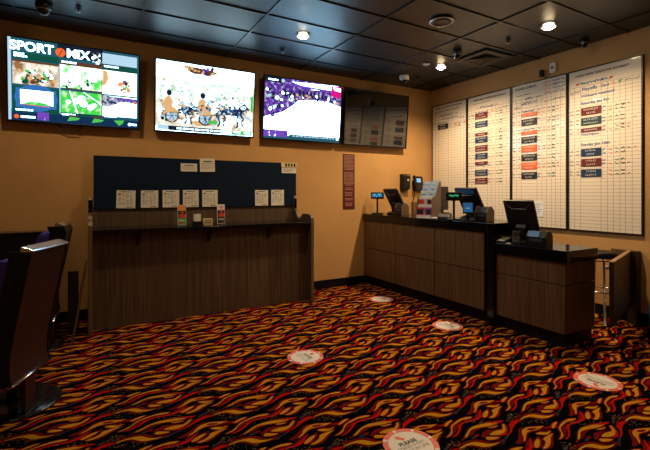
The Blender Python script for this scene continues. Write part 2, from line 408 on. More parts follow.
sprinkler(-.10, 4.43, 'small dark sprinkler in ceiling right of the black dome camera at left')
sprinkler(4.06, 2.96, 'small dark sprinkler in ceiling between the vent and the brightest downlight')
sprinkler(1.99, 4.50, 'small dark sprinkler in ceiling between second television and its nearest downlight')
sprinkler(4.22, 4.60, 'small dark sprinkler in ceiling right of the white dome camera')
t = thing('ceiling_speaker', 'round dark grille speaker flush in a ceiling tile', 'speaker', (3.04, 2.97, ZC))
MB().lathe([(.118, 0), (.122, -.008), (.104, -.010), (.100, -.003)], 'steel', cap=False).build('trim_ring', t)
MB().lathe([(.101, -.004), (.05, -.006), (.0001, -.0065)], 'black').build('grille', t)
t = thing('smoke_detector', 'small flat white detector on ceiling left of the corner downlight', 'detector', (3.86, 4.04, ZC))
MB().lathe([(.045, 0), (.048, -.008), (.036, -.016), (.0001, -.018)], 'white').build('cover', t)
t = thing('ceiling_vent', 'square bronze air vent in ceiling near the right wall', 'vent', (4.34, 3.52, ZC))
b = MB()
for s in (-1, 1):
    b.box(s*.17, s*.245, -.245, .245, -.012, 0, 'vent'); b.box(-.17, .17, s*.17, s*.245, -.012, 0, 'vent')
b.build('vent_frame', t, .003)
MB().box(-.17, .17, -.17, .17, -.002, 0, 'base').build('backing', t)
for k in range(3):
    r = .145 - .045*k
    b = MB()
    for a in range(4):
        c, s = math.cos(a*math.pi/2), math.sin(a*math.pi/2)
        q = [(-r, -r, -.016), (r, -r, -.016), (r-.022, -r+.022, -.003), (-r+.022, -r+.022, -.003)]
        b.poly([(x*c-y*s, x*s+y*c, z) for x, y, z in q], 'vent')
    b.build('louvre', t)
# fittings on right wall above boards
t = thing('wall_sensor', 'small black sensor on wall above the third whiteboard', 'sensor', (XR, 3.15, 2.90))
MB().box(-.05, 0, -.022, .022, -.045, .04, 'black').build('housing', t, .006)
MB().lathe([(.012, 0), (.014, -.004), (.0001, -.012)], 'camdome', c=(-.05, 0, -.01), axis='x').build('lens', t)
t = thing('wireless_box', 'small white box on wall above the third whiteboard, right of black sensor', 'box', (XR, 3.01, 2.93))
MB().box(-.03, 0, -.04, .035, -.06, .065, 'white').build('housing', t, .006)
MB().box(-.033, -.03, -.015, .015, -.01, .02, 'darkgrey').build('indicator', t)
MB().tube([(-.01, .04, -.05), (-.012, .07, -.085), (-.012, .10, -.095), (-.012, .12, -.08)], .004, 'black', 6).build('cable', t)
# sign on back wall
t = thing('wall_sign', 'tall narrow maroon notice with pale lettering on back wall', 'sign', (3.345, YB, 1.545))
MB().box(-.103, .103, -.008, 0, -.41, .41, 'maroon').build('sign_panel', t, .002)
b = MB(); z = .385
for blk, n in ((0, 11), (1, 10), (2, 2), (3, 3), (4, 2), (5, 3)):
    for k in range(n):
        w = .085 if k < n-1 and n > 3 else random.uniform(.05, .08)
        x = -w
        while x < w - .01:
            l = random.uniform(.008, .024); l = min(l, w-x)
            b.box(x, x+l, -.0092, -.008, z-.0042, z+.0042, 'signtext'); x += l + .006
        z -= .0205
    z -= .026
b.build('lettering', t)
# ------------------------------------------------------------------ televisions (local: x right, y towards wall, z up; origin = centre of housing back)
TW, TH, TD = 1.19, .83, .055
def tv_body(t, bright=True):
    b = MB()
    b.box(-TW/2, TW/2, 0, TD-.012, -TH/2, TH/2, 'black')
    for s in (-1, 1):
        b.box(s*(TW/2-.013), s*TW/2, -.012, 0, -TH/2, TH/2, 'black')
    b.box(-TW/2+.013, TW/2-.013, -.012, 0, TH/2-.013, TH/2, 'black')
    b.box(-TW/2+.013, TW/2-.013, -.012, 0, -TH/2, -TH/2+.020, 'black')
    b.box(-TW*.32, TW*.32, TD-.012, TD+.012, -TH*.36, TH*.3, 'black')
    h = b.build('housing', t, .003)
    b = MB(); b.box(-.30, .30, TD+.012, .10, -.12, -.06, 'darkgrey'); b.box(-.30, .30, TD+.012, .10, .06, .12, 'darkgrey')
    b.box(-.22, -.17, TD+.012, .10, -.2, .2, 'darkgrey'); b.box(.17, .22, TD+.012, .10, -.2, .2, 'darkgrey')
    b.build('wall_bracket', t)
    MB().box(-.33, .33, -.012, .0256, -.15, .15, 'darkgrey').build('wall_mount', t, 0, (0, .1, 0), (-R(5), 0, 0))
    return h
SW, SH = TW-.026, TH-.033
def uv(u, v, l=1): return (-SW/2 + u*SW, -.0015 - .0006*l, TH/2-.013 - v*SH)
class Screen(MB):
    def q(s, u0, v0, u1, v1, m, l=1): return s.poly([uv(u0, v1, l), uv(u1, v1, l), uv(u1, v0, l), uv(u0, v0, l)], m)
    def p(s, pts, m, l=2): return s.poly([uv(u, v, l) for u, v in pts], m)
    def e(s, u, v, ru, rv, m, l=2, n=18, rot=0):
        pts = []
        for k in range(n):
            a = -2*math.pi*k/n
            x, y = ru*math.cos(a), rv*math.sin(a)
            c, d = math.cos(rot), math.sin(rot)
            pts.append((u + x*c-y*d, v - (x*d+y*c)*SW/SH))
        return s.poly([uv(*q, l) for q in pts], m)
    def line(s, pts, w, m, l=3):
        for (a, b_), (c, d) in zip(pts, pts[1:]):
            dx, dy = (c-a)*SW, (d-b_)*SH; n = math.hypot(dx, dy) or 1
            ox, oy = -dy/n*w/SW, dx/n*w/SH
            s.p([(a+ox, b_+oy), (a-ox, b_-oy), (c-ox, d-oy), (c+ox, d+oy)], m, l)
    def t(s, body, u, v, h, m, l=3, bold=0, sx=1.0, align='CENTER'):
        p = uv(u, v, l)
        mx = Matrix.Translation(p) @ Matrix.Rotation(R(90), 4, 'X') @ Matrix.Diagonal((sx, 1, 1, 1))
        return s.text(body, h, m, mx, bold, align)
def bits(sc, u0, v0, u1, v1, n, mats, l, rmin=.004, rmax=.014, asp=1.0):
    for k in range(n):
        r = random.uniform(rmin, rmax)
        sc.e(random.uniform(u0, u1), random.uniform(v0, v1), r*asp, r, random.choice(mats), l + random.choice((0, 1)), 7, random.uniform(0, 3))

TVX = [(-.12), 1.225, 2.535, 3.785]
def tv_thing(k, label):
    t = thing('television', label, 'television', (TVX[k], YB-.125, 2.495), 0, 'wall-mounted televisions in a row')
    t.rotation_euler = (R(5), 0, 0)
    tv_body(t); return t

# 1: multi-game screen
t = tv_thing(0, 'leftmost wall television, lit, showing six small game pictures in a grid')
s = Screen()
s.q(0, 0, 1, 1, 'e_teal', 0)
s.q(0, 0, .022, 1, 'e_pale', 1)
s.q(.35, .0, .70, .16, 'e_dark', 1)
s.t('SPORT', .168, .095, .122, 'e_white', 4, .0035, .98)
s.e(.372, .105, .038, .038, 'e_orange', 5); s.line([(.36, .15), (.386, .065)], .0035, 'e_brown', 6)
s.t('MIX', .505, .105, .122, 'e_white', 6, .003, .98)
bits(s, .618, .04, .69, .20, 40, ['e_dark', 'e_white', 'e_pale', 'e_brown'], 5, .004, .013)
s.q(.695, .03, .985, .17, 'e_pale', 2)
s.q(.03, .17, .36, .25, 'e_dkgreen', 2); s.q(.37, .20, .69, .25, 'e_brown', 2); s.q(.695, .17, .985, .25, 'e_dkgreen', 2)
for u, v, n in ((.04, .185, 3), (.04, .215, 4), (.38, .215, 4), (.71, .20, 5), (.38, .885, 4), (.05, .87, 5), (.71, .865, 4)):
    x = u
    for k in range(n):
        w = random.uniform(.012, .028); s.q(x, v-.010, x+w, v+.010, 'e_white', 4); x += w + .006
s.q(.03, .26, .36, .555, 'e_track', 2)
s.q(.03, .26, .36, .285, 'e_brown', 3)
bits(s, .06, .36, .33, .50, 26, ['e_tan', 'e_brown', 'e_green2', 'e_dkgreen', 'e_white'], 4, .006, .02, 1.6)
bits(s, .10, .44, .26, .52, 18, ['e_dkgreen', 'e_brown', 'e_tan'], 5, .008, .022, 1.4)
s.q(.37, .25, .69, .545, 'e_gmix', 2)
bits(s, .38, .42, .68, .54, 16, ['e_green2', 'e_green', 'e_dkgreen'], 4, .004, .014, 1.5)
s.line([(.41, .545), (.62, .555), (.67, .57)], .006, 'e_brown', 5)
s.q(.695, .25, .985, .57, 'e_sport', 2)
s.p([(.70, .25), (.735, .27), (.745, .36), (.72, .44), (.70, .46)], 'e_tan', 4)
bits(s, .85, .32, .92, .52, 18, ['e_orange', 'e_dark', 'e_blue', 'e_green2', 'e_tan'], 4, .006, .018)
s.q(.03, .58, .365, .865, 'e_dkgreen', 2)
s.e(.195, .715, .155, .115, 'e_blue', 3); s.q(.05, .60, .34, .84, 'e_blue', 3)
s.q(.082, .62, .315, .80, 'e_white', 4)
s.p([(.085, .80), (.14, .765), (.20, .755), (.27, .775), (.315, .80)], 'e_green', 5); s.line([(.10, .80), (.29, .815)], .003, 'e_orange', 6)
s.q(.372, .58, .69, .86, 'e_green', 2)
s.line([(.44, .58), (.50, .86)], .004, 'e_white', 4); s.line([(.55, .58), (.69, .72)], .003, 'e_white', 4)
for u, v, r in ((.49, .70, .026), (.53, .67, .032), (.545, .73, .03), (.60, .77, .024), (.43, .72, .018), (.63, .74, .02)): s.e(u, v, r, r, 'e_white', 5)
s.q(.695, .59, .985, .86, 'e_white', 2)
s.p([(.695, .59), (.985, .60), (.985, .66), (.86, .66), (.80, .70), (.74, .74), (.695, .74)], 'e_ice', 3)
s.q(.82, .605, .985, .635, 'e_violet', 4); s.q(.955, .64, .982, .67, 'e_orange', 5)
s.q(.362, .25, .371, .88, 'e_pale', 5); s.q(.689, .19, .696, .88, 'e_brown', 5)
s.q(.02, .90, 1, 1, 'e_navy', 2); s.q(.02, .865, .69, .90, 'e_dkgreen', 2)
s.e(.055, .955, .018, .018, 'e_orange', 4)
for x, w in ((.085, .03), (.118, .04), (.161, .025)): s.q(x, .943, x+w, .967, 'e_white', 4)
s.q(.20, .885, .285, .985, 'e_violet', 4)
bits(s, .21, .90, .275, .97, 10, ['e_violet', 'e_purple'], 5)
for u in (.47, .66): s.p([(u-.05, .97), (u-.03, .91), (u+.05, .92), (u+.03, .95)], 'e_green2', 4); s.q(u-.04, .885, u+.03, .905, 'e_brown', 5)
s.p([(.79, .915), (.88, .905), (.865, .95), (.835, .985)], 'e_green2', 4)
s.e(.925, .955, .014, .014, 'e_white', 5); s.q(.94, .943, .985, .967, 'e_white', 5)
s.build('screen', t)
MB().tube([(-.16, .02, -TH/2), (-.15, .015, -TH/2-.02), (-.08, .012, -TH/2-.05), (-.0, .012, -TH/2-.05), (.03, .015, -TH/2-.02), (.04, .02, -TH/2)], .006, 'black', 8).build('cable', t)

# 2: harness race
t = tv_thing(1, 'second wall television from left, lit, showing two horses pulling racing carts')
s = Screen()
s.q(0, 0, 1, 1, 'e_field', 0)
s.q(0, .24, 1, .56, 'e_crowd', 1); s.q(0, .54, 1, .94, 'e_ground', 1)
s.p([(.25, .02), (.36, .04), (.50, .05), (.60, .075), (.57, .12), (.50, .145), (.44, .13), (.36, .14), (.31, .11), (.29, .07)], 'e_brown', 2)
bits(s, .28, .04, .56, .13, 14, ['e_dark', 'e_tan', 'e_violet', 'e_brown'], 3, .008, .02, 1.6)
bits(s, .03, .26, .97, .40, 38, ['e_pale', 'e_green2', 'e_tan', 'e_gmix', 'e_pale'], 2, .003, .010, 1.5)
s.p([(.965, .38), (.995, .36), (.995, .62), (.97, .60)], 'e_green2', 2)
def racer(u, v, k, m):
    P = lambda pts: [(u + x*k, v + y*k) for x, y in pts]
    s.p(P([(-.11, .00), (-.06, -.035), (.00, -.03), (.06, -.05), (.10, -.10), (.125, -.13), (.14, -.10), (.175, -.055), (.17, -.035), (.14, -.045), (.12, -.01), (.09, .045), (.02, .05), (-.05, .045), (-.10, .06)]), m, 3)
    for a in ([(-.10, .03), (-.13, .10), (-.11, .17), (-.135, .22)], [(-.08, .04), (-.06, .11), (-.085, .16), (-.07, .22)], [(.08, .03), (.12, .09), (.09, .14), (.11, .19)], [(.06, .04), (.05, .12), (.065, .17), (.05, .22)]):
        s.line(P(a), .009*k, m, 4)
    s.line(P([(-.11, -.01), (-.15, .05), (-.14, .10)]), .008*k, 'e_dark', 4)
    s.e(u-.25*k, v+.13*k, .062*k, .062*k, 'e_dark', 3, 20); s.e(u-.25*k, v+.13*k, .050*k, .050*k, 'e_pale', 4, 20)
    for a in range(3):
        c, d = math.cos(a*1.05)*.05*k, math.sin(a*1.05)*.07*k
        s.line([(u-.25*k-c, v+.13*k-d), (u-.25*k+c, v+.13*k+d)], .003, 'e_dark', 5)
    s.line(P([(-.27, .09), (-.02, .04)]), .005*k, 'e_dark', 5)
    s.p(P([(-.31, .09), (-.325, -.02), (-.31, -.10), (-.275, -.14), (-.25, -.09), (-.245, .0), (-.20, .04), (-.19, .09)]), 'e_tan', 5)
    s.e(u-.275*k, v-.175*k, .022*k, .026*k, 'e_dark', 5)
    s.line(P([(-.255, -.05), (-.17, -.015), (-.10, -.02)]), .008*k, 'e_tan', 6)
bits(s, .04, .40, .96, .56, 70, ['e_pale', 'e_gmix', 'e_tan', 'e_track', 'e_pale', 'e_green2'], 2, .003, .012, 1.6)
bits(s, .04, .55, .95, .88, 60, ['e_track', 'e_pale', 'e_white', 'e_white'], 2, .012, .035, 1.6)
racer(.76, .64, 1.12, 'e_horse'); racer(.42, .64, 1.08, 'e_horse')
bits(s, .24, .56, .46, .72, 40, ['e_dark', 'e_horse', 'e_blue', 'e_pale', 'e_horse'], 5, .006, .018)
bits(s, .60, .56, .90, .70, 40, ['e_dark', 'e_horse', 'e_blue', 'e_horse', 'e_pale'], 5, .005, .016)
bits(s, .06, .60, .22, .86, 30, ['e_dark', 'e_dkgreen', 'e_horse', 'e_tan', 'e_pale'], 3, .006, .022)
bits(s, .20, .62, .42, .84, 24, ['e_dark', 'e_horse', 'e_pale', 'e_tan'], 6, .004, .014)
bits(s, .58, .60, .90, .76, 22, ['e_dark', 'e_horse', 'e_pale', 'e_blue'], 6, .004, .011)
s.p([(.33, .84), (.46, .81), (.60, .83), (.58, .88), (.40, .90)], 'e_tan', 2)
for k in range(6): s.e(.52+.015*k, .83+.012*math.sin(k*2), .016, .016, 'e_green2', 6)
s.q(.02, .92, .12, .985, 'e_pale', 4); s.q(.12, .925, .68, .99, 'e_dark', 4)
x = .20
while x < .64:
    w = random.uniform(.02, .06); s.q(x, .945, x+w, .965, 'e_white', 6); x += w+.012
s.q(.76, .93, .99, .99, 'e_green2', 4); s.q(.78, .94, .86, .96, 'e_white', 6); s.q(.90, .945, .97, .965, 'e_white', 6)
s.build('screen', t)

# 3: purple track scene
t = tv_thing(2, 'third wall television from left, lit, purple crowd over a bright white track')
s = Screen()
s.q(0, 0, 1, 1, 'e_white', 0)
s.p([(0, 0), (1, 0), (1, .36), (.80, .30), (.60, .30), (.42, .34), (.36, .42), (.22, .56), (.0, .66)], 'e_purple', 1)
s.q(.0, .0, .25, .085, 'e_dark', 3); s.q(.04, .035, .16, .058, 'e_white', 4); s.e(.22, .045, .022, .022, 'e_pale', 4)
s.p([(.33, .04), (.95, .0), (.98, .08), (.62, .13)], 'e_white', 2); s.line([(.30, .09), (.90, .11)], .012, 'e_violet', 3)
for k in range(8): s.p([(.42+.05*k, .15+.006*k), (.445+.05*k, .15+.006*k), (.45+.05*k, .26), (.425+.05*k, .26)], 'e_dark', 3)
bits(s, .02, .20, .40, .50, 60, ['e_dark', 'e_white', 'e_violet', 'e_pale', 'e_dark'], 3, .006, .022, 1.4)
bits(s, .40, .22, .95, .33, 30, ['e_dark', 'e_white', 'e_violet', 'e_tan'], 3, .005, .016, 1.5)
bits(s, .0, .50, .16, .64, 16, ['e_dark', 'e_violet', 'e_white'], 3, .006, .018, 1.5)
s.p([(.86, .01), (1, .01), (1, .21), (.86, .19)], 'e_pink', 4); s.p([(.885, .03), (.99, .04), (.99, .10), (.90, .08)], 'e_white', 5)
for k in range(5): s.q(.29+.035*k, .765, .315+.035*k, .80, 'e_gmix', 3)
s.q(.0, .86, .30, .97, 'e_violet', 4); bits(s, .02, .88, .28, .95, 14, ['e_white', 'e_violet', 'e_purple'], 5, .006, .014, 2)
s.q(.0, .94, 1, 1, 'e_teal', 3); s.q(.32, .915, 1, .965, 'e_teal', 4)
x = .36
while x < .92:
    w = random.uniform(.02, .05); s.q(x, .93, x+w, .95, 'e_pale', 6); x += w+.012
s.e(.97, .94, .016, .016, 'e_white', 6)
s.build('screen', t)

# 4: off
t = tv_thing(3, 'rightmost wall television, switched off, dark screen mirroring the whiteboards')
s = Screen(); s.q(0, 0, 1, 1, 'tv_off', 0); s.build('screen', t)

# ------------------------------------------------------------------ whiteboards on right wall (local x = to the right as seen, y = out of wall, z up)
BZ0, BZ1 = .93, 2.825
MXB = lambda x, z, y=.0185: Matrix.Translation((x, -y, z)) @ Matrix.Rotation(R(90), 4, 'X')
COLS = [.076, .145, .366, .433, .493, .556, .610, .672]
def scrib(b, x, z, w, h, m, y=.0188, th=.0055):
    n = max(2, int(w/.0065)); pts = [(x + w*k/n + random.uniform(-.002, .002), z + random.uniform(-h, h)) for k in range(n+1)]
    for (x0, z0), (x1, z1) in zip(pts, pts[1:]):
        d = math.hypot(x1-x0, z1-z0) or 1; ox, oz = -(z1-z0)/d*th/2, (x1-x0)/d*th/2
        b.poly([(x0+ox, -y, z0+oz), (x0-ox, -y, z0-oz), (x1-ox, -y, z1-oz), (x1+ox, -y, z1+oz)], m)
def whiteboard(yl, yr, label, zoff):
    W = yl - yr
    t = thing('whiteboard', label, 'whiteboard', (XR, (yl+yr)/2, BZ0), R(-90), 'four gridded whiteboards in a row')
    H_ = BZ1-BZ0
    MB().box(-W/2+.012, W/2-.012, -.016, -.002, .012, H_-.012, 'board').build('writing_surface', t)
    b = MB()
    b.box(-W/2, -W/2+.013, -.024, 0, 0, H_, 'frame'); b.box(W/2-.013, W/2, -.024, 0, 0, H_, 'frame')
    b.box(-W/2+.013, W/2-.013, -.024, 0, 0, .014, 'frame'); b.box(-W/2+.013, W/2-.013, -.024, 0, H_-.014, H_, 'frame')
    b.build('frame', t)
    b = MB(); z = .05
    x0, x1 = -W/2+.013, W/2-.013
    while z < H_-.20:
        b.poly([(x0, -.0165, z-.0013), (x1, -.0165, z-.0013), (x1, -.0165, z+.0013), (x0, -.0165, z+.0013)], 'gridline'); z += .040
    for c in COLS:
        x = -W/2 + c
        b.poly([(x-.0016, -.0165, .014), (x+.0016, -.0165, .014), (x+.0016, -.0165, H_-.2), (x-.0016, -.0165, H_-.2)], 'gridline')
    b.build('grid', t)
    return t, W, H_
def board_rows(b, W, zs, half):
    for k, z in enumerate(zs):
        x0 = -W/2
        for dz in (.02, -.02):
            scrib(b, x0+.022, z+dz, .036, .012, 'mk_black')
            scrib(b, x0+.095, z+dz, .038, .009, 'mk_black' if random.random() < .6 else 'greyink')
            if random.random() < .85: scrib(b, x0+.38, z+dz, .034, .013, 'mk_blue')
            if random.random() < .8: scrib(b, x0+.445, z+dz, .034, .013, 'mk_orange')
            scrib(b, x0+.508, z+dz, .036, .013, 'mk_green', th=.007)
            scrib(b, x0+.566, z+dz, .036, .014, 'mk_black', th=.009)
            if random.random() < .5: scrib(b, x0+.625, z+dz, .03, .008, 'mk_blue')
            if random.random() < .35: scrib(b, x0+.685, z+dz, .025, .008, 'mk_orange')
        if half[k]: scrib(b, x0+.16, z+.024, .18, .015, 'mk_blue', th=.007)
CC = 'PLEASE CHECK TICKETS FOR ACCURACY'
ORDW = ['top', 'second', 'third', 'fourth', 'fifth', 'sixth', 'seventh', 'eighth', 'bottom']
CNAME = {'st_red': 'maroon', 'st_blue': 'navy blue', 'st_orange': 'bright orange', 'st_black': 'black', 'st_teal': 'dark teal'}
def name_strip(X_, yc, zc, h, m, label, grp):
    o = thing('name_strip', label, 'magnet', (XR-.0185, yc, zc), R(-90), grp)
    MB().box(-.110, .110, -.004, 0, -h/2, h/2, m).build('magnet', o)
    b = MB(); rows = (.021, -.021) if h > .06 else (0,)
    for dz in rows:
        w = random.uniform(.045, .085); x = -w
        while x < w-.008:
            l = random.uniform(.008, .016)
            zz = random.uniform(-.004, .004)
            b.box(x, x+l, -.0046, -.004, dz-.0085+zz, dz-.0045+zz, 'white'); b.box(x, x+.004, -.0046, -.004, dz-.009, dz+.010, 'white')
            if random.random() < .6: b.box(x, x+l, -.0046, -.004, dz+.005, dz+.009, 'white')
            x += l+.007
    b.build('lettering', o)
# board 1
t, W, H_ = whiteboard(5.085, 4.352, 'leftmost whiteboard in the room corner with only one black name strip', 0)
b = MB()
b.text('PLEASE CHECK TICKETS FOR ACCURACY', .030, 'mk_black', MXB(0, H_-.055), .001)
scrib(b, -.20, H_-.185, .30, .016, 'mk_blue', th=.006); scrib(b, -.30, H_-.115, .52, .010, 'mk_black'); scrib(b, -.15, H_-.25, .34, .014, 'mk_blue')
scrib(b, -.34, H_-.30, .2, .012, 'mk_blue'); scrib(b, .05, H_-.24, .07, .014, 'mk_orange'); scrib(b, .13, H_-.19, .06, .012, 'mk_green'); scrib(b, .20, H_-.27, .12, .010, 'mk_black')
scrib(b, -.22, 2.525-BZ0, .20, .010, 'mk_blue'); scrib(b, .11, 2.46-BZ0, .04, .03, 'mk_orange', th=.008); scrib(b, .31, 2.47-BZ0, .03, .025, 'mk_red', th=.008)
board_rows(b, W, [2.458-BZ0], [None])
b.build('writing', t)
name_strip(XR, 4.838, 2.458, .088, 'st_black', 'black name strip, the only one on the leftmost whiteboard', 'name strips on the leftmost whiteboard')
# board 2
t, W, H_ = whiteboard(4.340, 3.596, 'second whiteboard from left with alternating maroon and navy name strips', 0)
b = MB()
b.text(CC, .030, 'mk_black', MXB(.02, H_-.07), .001); scrib(b, -.26, H_-.12, .3, .01, 'greyink')
scrib(b, -.20, H_-.19, .04, .02, 'mk_orange', th=.006); scrib(b, -.14, H_-.19, .23, .019, 'mk_blue', th=.008); scrib(b, .12, H_-.19, .04, .02, 'mk_orange', th=.006)
scrib(b, -.34, H_-.28, .08, .012, 'mk_black'); scrib(b, -.21, H_-.265, .22, .017, 'mk_blue', th=.006); scrib(b, .05, H_-.26, .05, .012, 'mk_orange'); scrib(b, .12, H_-.26, .05, .012, 'mk_green'); scrib(b, .19, H_-.25, .14, .008, 'mk_black')
zs = [2.512, 2.388, 2.258, 2.158, 2.035, 1.92, 1.797, 1.676, 1.556]
ms = ['st_red', 'st_blue', 'st_red', 'st_blue', 'st_red', 'st_blue', 'st_red', 'st_blue', 'st_red']
half = [0, 0, 1, 0, 0, 0, 1, 0, 0]
board_rows(b, W, [z-BZ0 for z in zs], [None]*9)
for k in range(9):
    if half[k]: scrib(b, -W/2+.17, zs[k]-BZ0+(.026 if k == 2 else -.026), .16, .012, 'mk_blue')
b.build('writing', t)
for k in range(9):
    name_strip(XR, 4.083, zs[k]-(.018 if k == 2 else 0)+(.018 if k == 6 else 0), .046 if half[k] else .088, ms[k],
               '%s%s name strip, %s of nine on the second whiteboard' % ('slim ' if half[k] else '', CNAME[ms[k]], ORDW[k]), 'name strips on the second whiteboard')
# board 3
t, W, H_ = whiteboard(3.586, 2.834, 'third whiteboard from left with alternating orange and black name strips', 0)
b = MB()
b.text('PLEASE CHECK', .045, 'mk_black', MXB(-.17, H_-.06), .001); scrib(b, -.30, H_-.15, .22, .010, 'mk_black')
for k in range(4): scrib(b, .08, H_-.05-.045*k, .10, .018, ['mk_orange', 'mk_tan' if 0 else 'mk_orange', 'mk_orange', 'mk_red'][k]); scrib(b, .20, H_-.05-.045*k, .15, .016, 'mk_blue')
scrib(b, -.17, H_-.205, .10, .017, 'mk_blue', th=.007); scrib(b, -.02, H_-.205, .06, .014, 'mk_green')
scrib(b, -.23, H_-.265, .22, .017, 'mk_blue', th=.006); scrib(b, .08, H_-.29, .05, .014, 'mk_red'); scrib(b, .14, H_-.29, .05, .014, 'mk_green'); scrib(b, .20, H_-.28, .14, .012, 'mk_black'); scrib(b, -.34, H_-.31, .10, .012, 'mk_black')
zs = [2.428, 2.307, 2.190, 2.074, 1.959, 1.842, 1.731, 1.606]
ms = ['st_orange', 'st_black']*4; half = [1, 0, 1, 0, 0, 0, 0, 0]
board_rows(b, W, [z-BZ0 for z in zs], [1, None, 1, None, None, None, None, None])
b.build('writing', t)
for k in range(8):
    name_strip(XR, 3.325, zs[k]-(.022 if half[k] else 0), .046 if half[k] else .088, ms[k],
               '%s%s name strip, %s of eight on the third whiteboard' % ('slim ' if half[k] else '', CNAME[ms[k]], ORDW[k] if k < 7 else 'bottom'), 'name strips on the third whiteboard')
# board 4
t, W, H_ = whiteboard(2.822, 2.052, 'rightmost whiteboard, nearest, with blue handwriting and maroon and blue name strips', 0)
b = MB()
b.text(CC, .030, 'mk_black', MXB(-.02, H_-.075), .001)
scrib(b, -.245, H_-.17, .29, .016, 'mk_blue', th=.007)
for s_ in (-.275, .085): scrib(b, s_-.02, H_-.17, .04, .02, 'mk_orange', th=.009)
b.text('Playoffs', .054, 'mk_blue', MXB(-.225, H_-.242), .0008, 'LEFT'); b.text('Card', .042, 'mk_blue', MXB(.02, H_-.242), .0008)
scrib(b, .085, H_-.24, .05, .012, 'mk_orange'); scrib(b, .15, H_-.23, .05, .02, 'mk_green', th=.006); scrib(b, .22, H_-.23, .06, .008, 'mk_black'); scrib(b, .30, H_-.23, .06, .008, 'mk_black')
scrib(b, -.36, H_-.265, .05, .010, 'mk_black'); scrib(b, -.30, H_-.26, .06, .010, 'mk_black')
b.text('Wildcard weekend', .046, 'mk_blue', MXB(-.235, H_-.318), .0008, 'LEFT'); b.text('Saturday Jan 9th', .046, 'mk_blue', MXB(-.235, H_-.405), .0008, 'LEFT')
b.text('Sunday Jan 10th', .048, 'mk_blue', MXB(-.235, 1.938-BZ0), .0008, 'LEFT'); b.text('Washington', .040, 'mk_blue', MXB(-.235, 2.055-BZ0), .0005, 'LEFT')
zs = [2.322, 2.205, 2.105, 1.845, 1.727, 1.606]; ms = ['st_red', 'st_teal', 'st_red', 'st_blue', 'st_red', 'st_blue']; half = [0, 0, 1, 0, 0, 0]
board_rows(b, W, [z-BZ0 for z in zs], [None]*6)
b.build('writing', t)
for k in range(6):
    name_strip(XR, 2.560, zs[k], .046 if half[k] else .088, ms[k],
               '%s%s name strip, %s of six on the rightmost whiteboard' % ('slim ' if half[k] else '', CNAME[ms[k]], ORDW[k] if k < 5 else 'bottom'), 'name strips on the rightmost whiteboard')
# ------------------------------------------------------------------ betting carrel against back wall
def wp(b, name, root, bev=.002):                       # part given in world coordinates under an unrotated thing
    return b.build(name, root, bev, loc=tuple(-c for c in root.location))
t = thing('betting_carrel', 'long dark wood writing carrel with navy felt backboard under the televisions', 'desk', (1.21, YB, 0))
prof = [(5.125, 0), (5.125, 1.335), (5.065, 1.335), (5.045, 1.30), (5.045, 1.16), (4.99, 1.13), (4.95, 1.06), (4.90, 1.035), (4.86, 1.045), (4.82, 1.085), (4.785, 1.105), (4.62, 1.105), (4.575, 1.09), (4.552, 1.055), (4.548, 1.0), (4.548, 0)]
for x0, x1 in ((-.025, .015), (2.405, 2.445)):
    sp = wp(MB().prism(prof, 'x', x0, x1, 'carrelwood'), 'side_panel', t, .003)
    b = MB()
    e = [(y, z) for y, z in prof[2:15]]
    for (ya, za), (yb, zb) in zip(e, e[1:]):
        b.add([(x0+.001, ya, za+.0012), (x1-.001, ya, za+.0012), (x1-.001, yb, zb+.0012), (x0+.001, yb, zb+.0012)], [(0, 1, 2, 3)], 'edgewood')
    b.box(x0+.002, x1-.002, 4.5465, 4.548, .01, 1.0, 'edgewood')
    o = b.build('edge_band', sp)
    o.location = (0, 0, 0)
wp(MB().box(.015, 2.405, 4.575, 5.09, .968, 1.008, 'tabletop'), 'desk_top', t, .006)
wp(MB().box(.015, 2.405, 5.09, 5.125, .0, 1.21, 'carrelwood'), 'back_panel', t)
wp(MB().box(.025, 1.214, 5.066, 5.09, 1.203, 1.782, 'felt').box(1.216, 2.445, 5.066, 5.09, 1.203, 1.782, 'felt'), 'felt_board', t, .003)
wp(MB().box(.015, 2.405, 4.685, 4.72, .0, .968, 'carrelwood'), 'front_panel', t)
for x in (.425, 1.16, 1.885):
    wp(MB().prism([(4.685, .966), (4.685, .83), (4.665, .83), (4.60, .93), (4.60, .966)], 'x', x-.014, x+.014, 'black'), 'bracket', t)
# papers on the felt
def sheet(x0, z1, x1, z0, label, kind, grp=None, tilt=0):
    t = thing('paper_sheet', label, 'paper', ((x0+x1)/2, 5.066, (z0+z1)/2), 0, grp)
    w, h = (x1-x0)/2, (z1-z0)/2
    t.rotation_euler = (0, R(tilt), 0)
    MB().box(-w, w, -.0016, -.0003, -h, h, 'paper').build('sheet', t)
    b = MB(); y = -.0019
    if kind == 'form':
        b.box(-w*.6, w*.5, y, -.0016, h*.80, h*.87, 'ink')
        b.box(-w*.8, -w*.55, y, -.0016, h*.52, h*.66, 'ink')
        n = 9
        for k in range(n):
            z = h*.55 - k*h*1.3/n
            for q in range(4):
                if random.random() < .8: b.box(-w*.78+q*w*.4, -w*.78+q*w*.4+w*random.uniform(.12, .32), y, -.0016, z, z+h*.045, random.choice(['greyink', 'greyink', 'ink']))
        if random.random() < .7: b.box(w*.05, w*.75, y, -.0016, -h*.9, -h*.83, 'ink')
    else:
        b.box(-w*.55, w*.6, y, -.0016, h*.45, h*.62, 'ink')
        for k in range(4):
            x = -w*.8
            while x < w*.7:
                l = random.uniform(.08, .3)*w; b.box(x, x+l, y, -.0016, h*.2-k*h*.27, h*.28-k*h*.27, 'greyink'); x += l+w*.06
    b.build('print', t)
    return t
G = 'betting sheets pinned along the felt board'
sheet(.245, 1.404, .437, 1.205, 'white betting sheet at far left end of the navy board', 'form', G, 1.5)
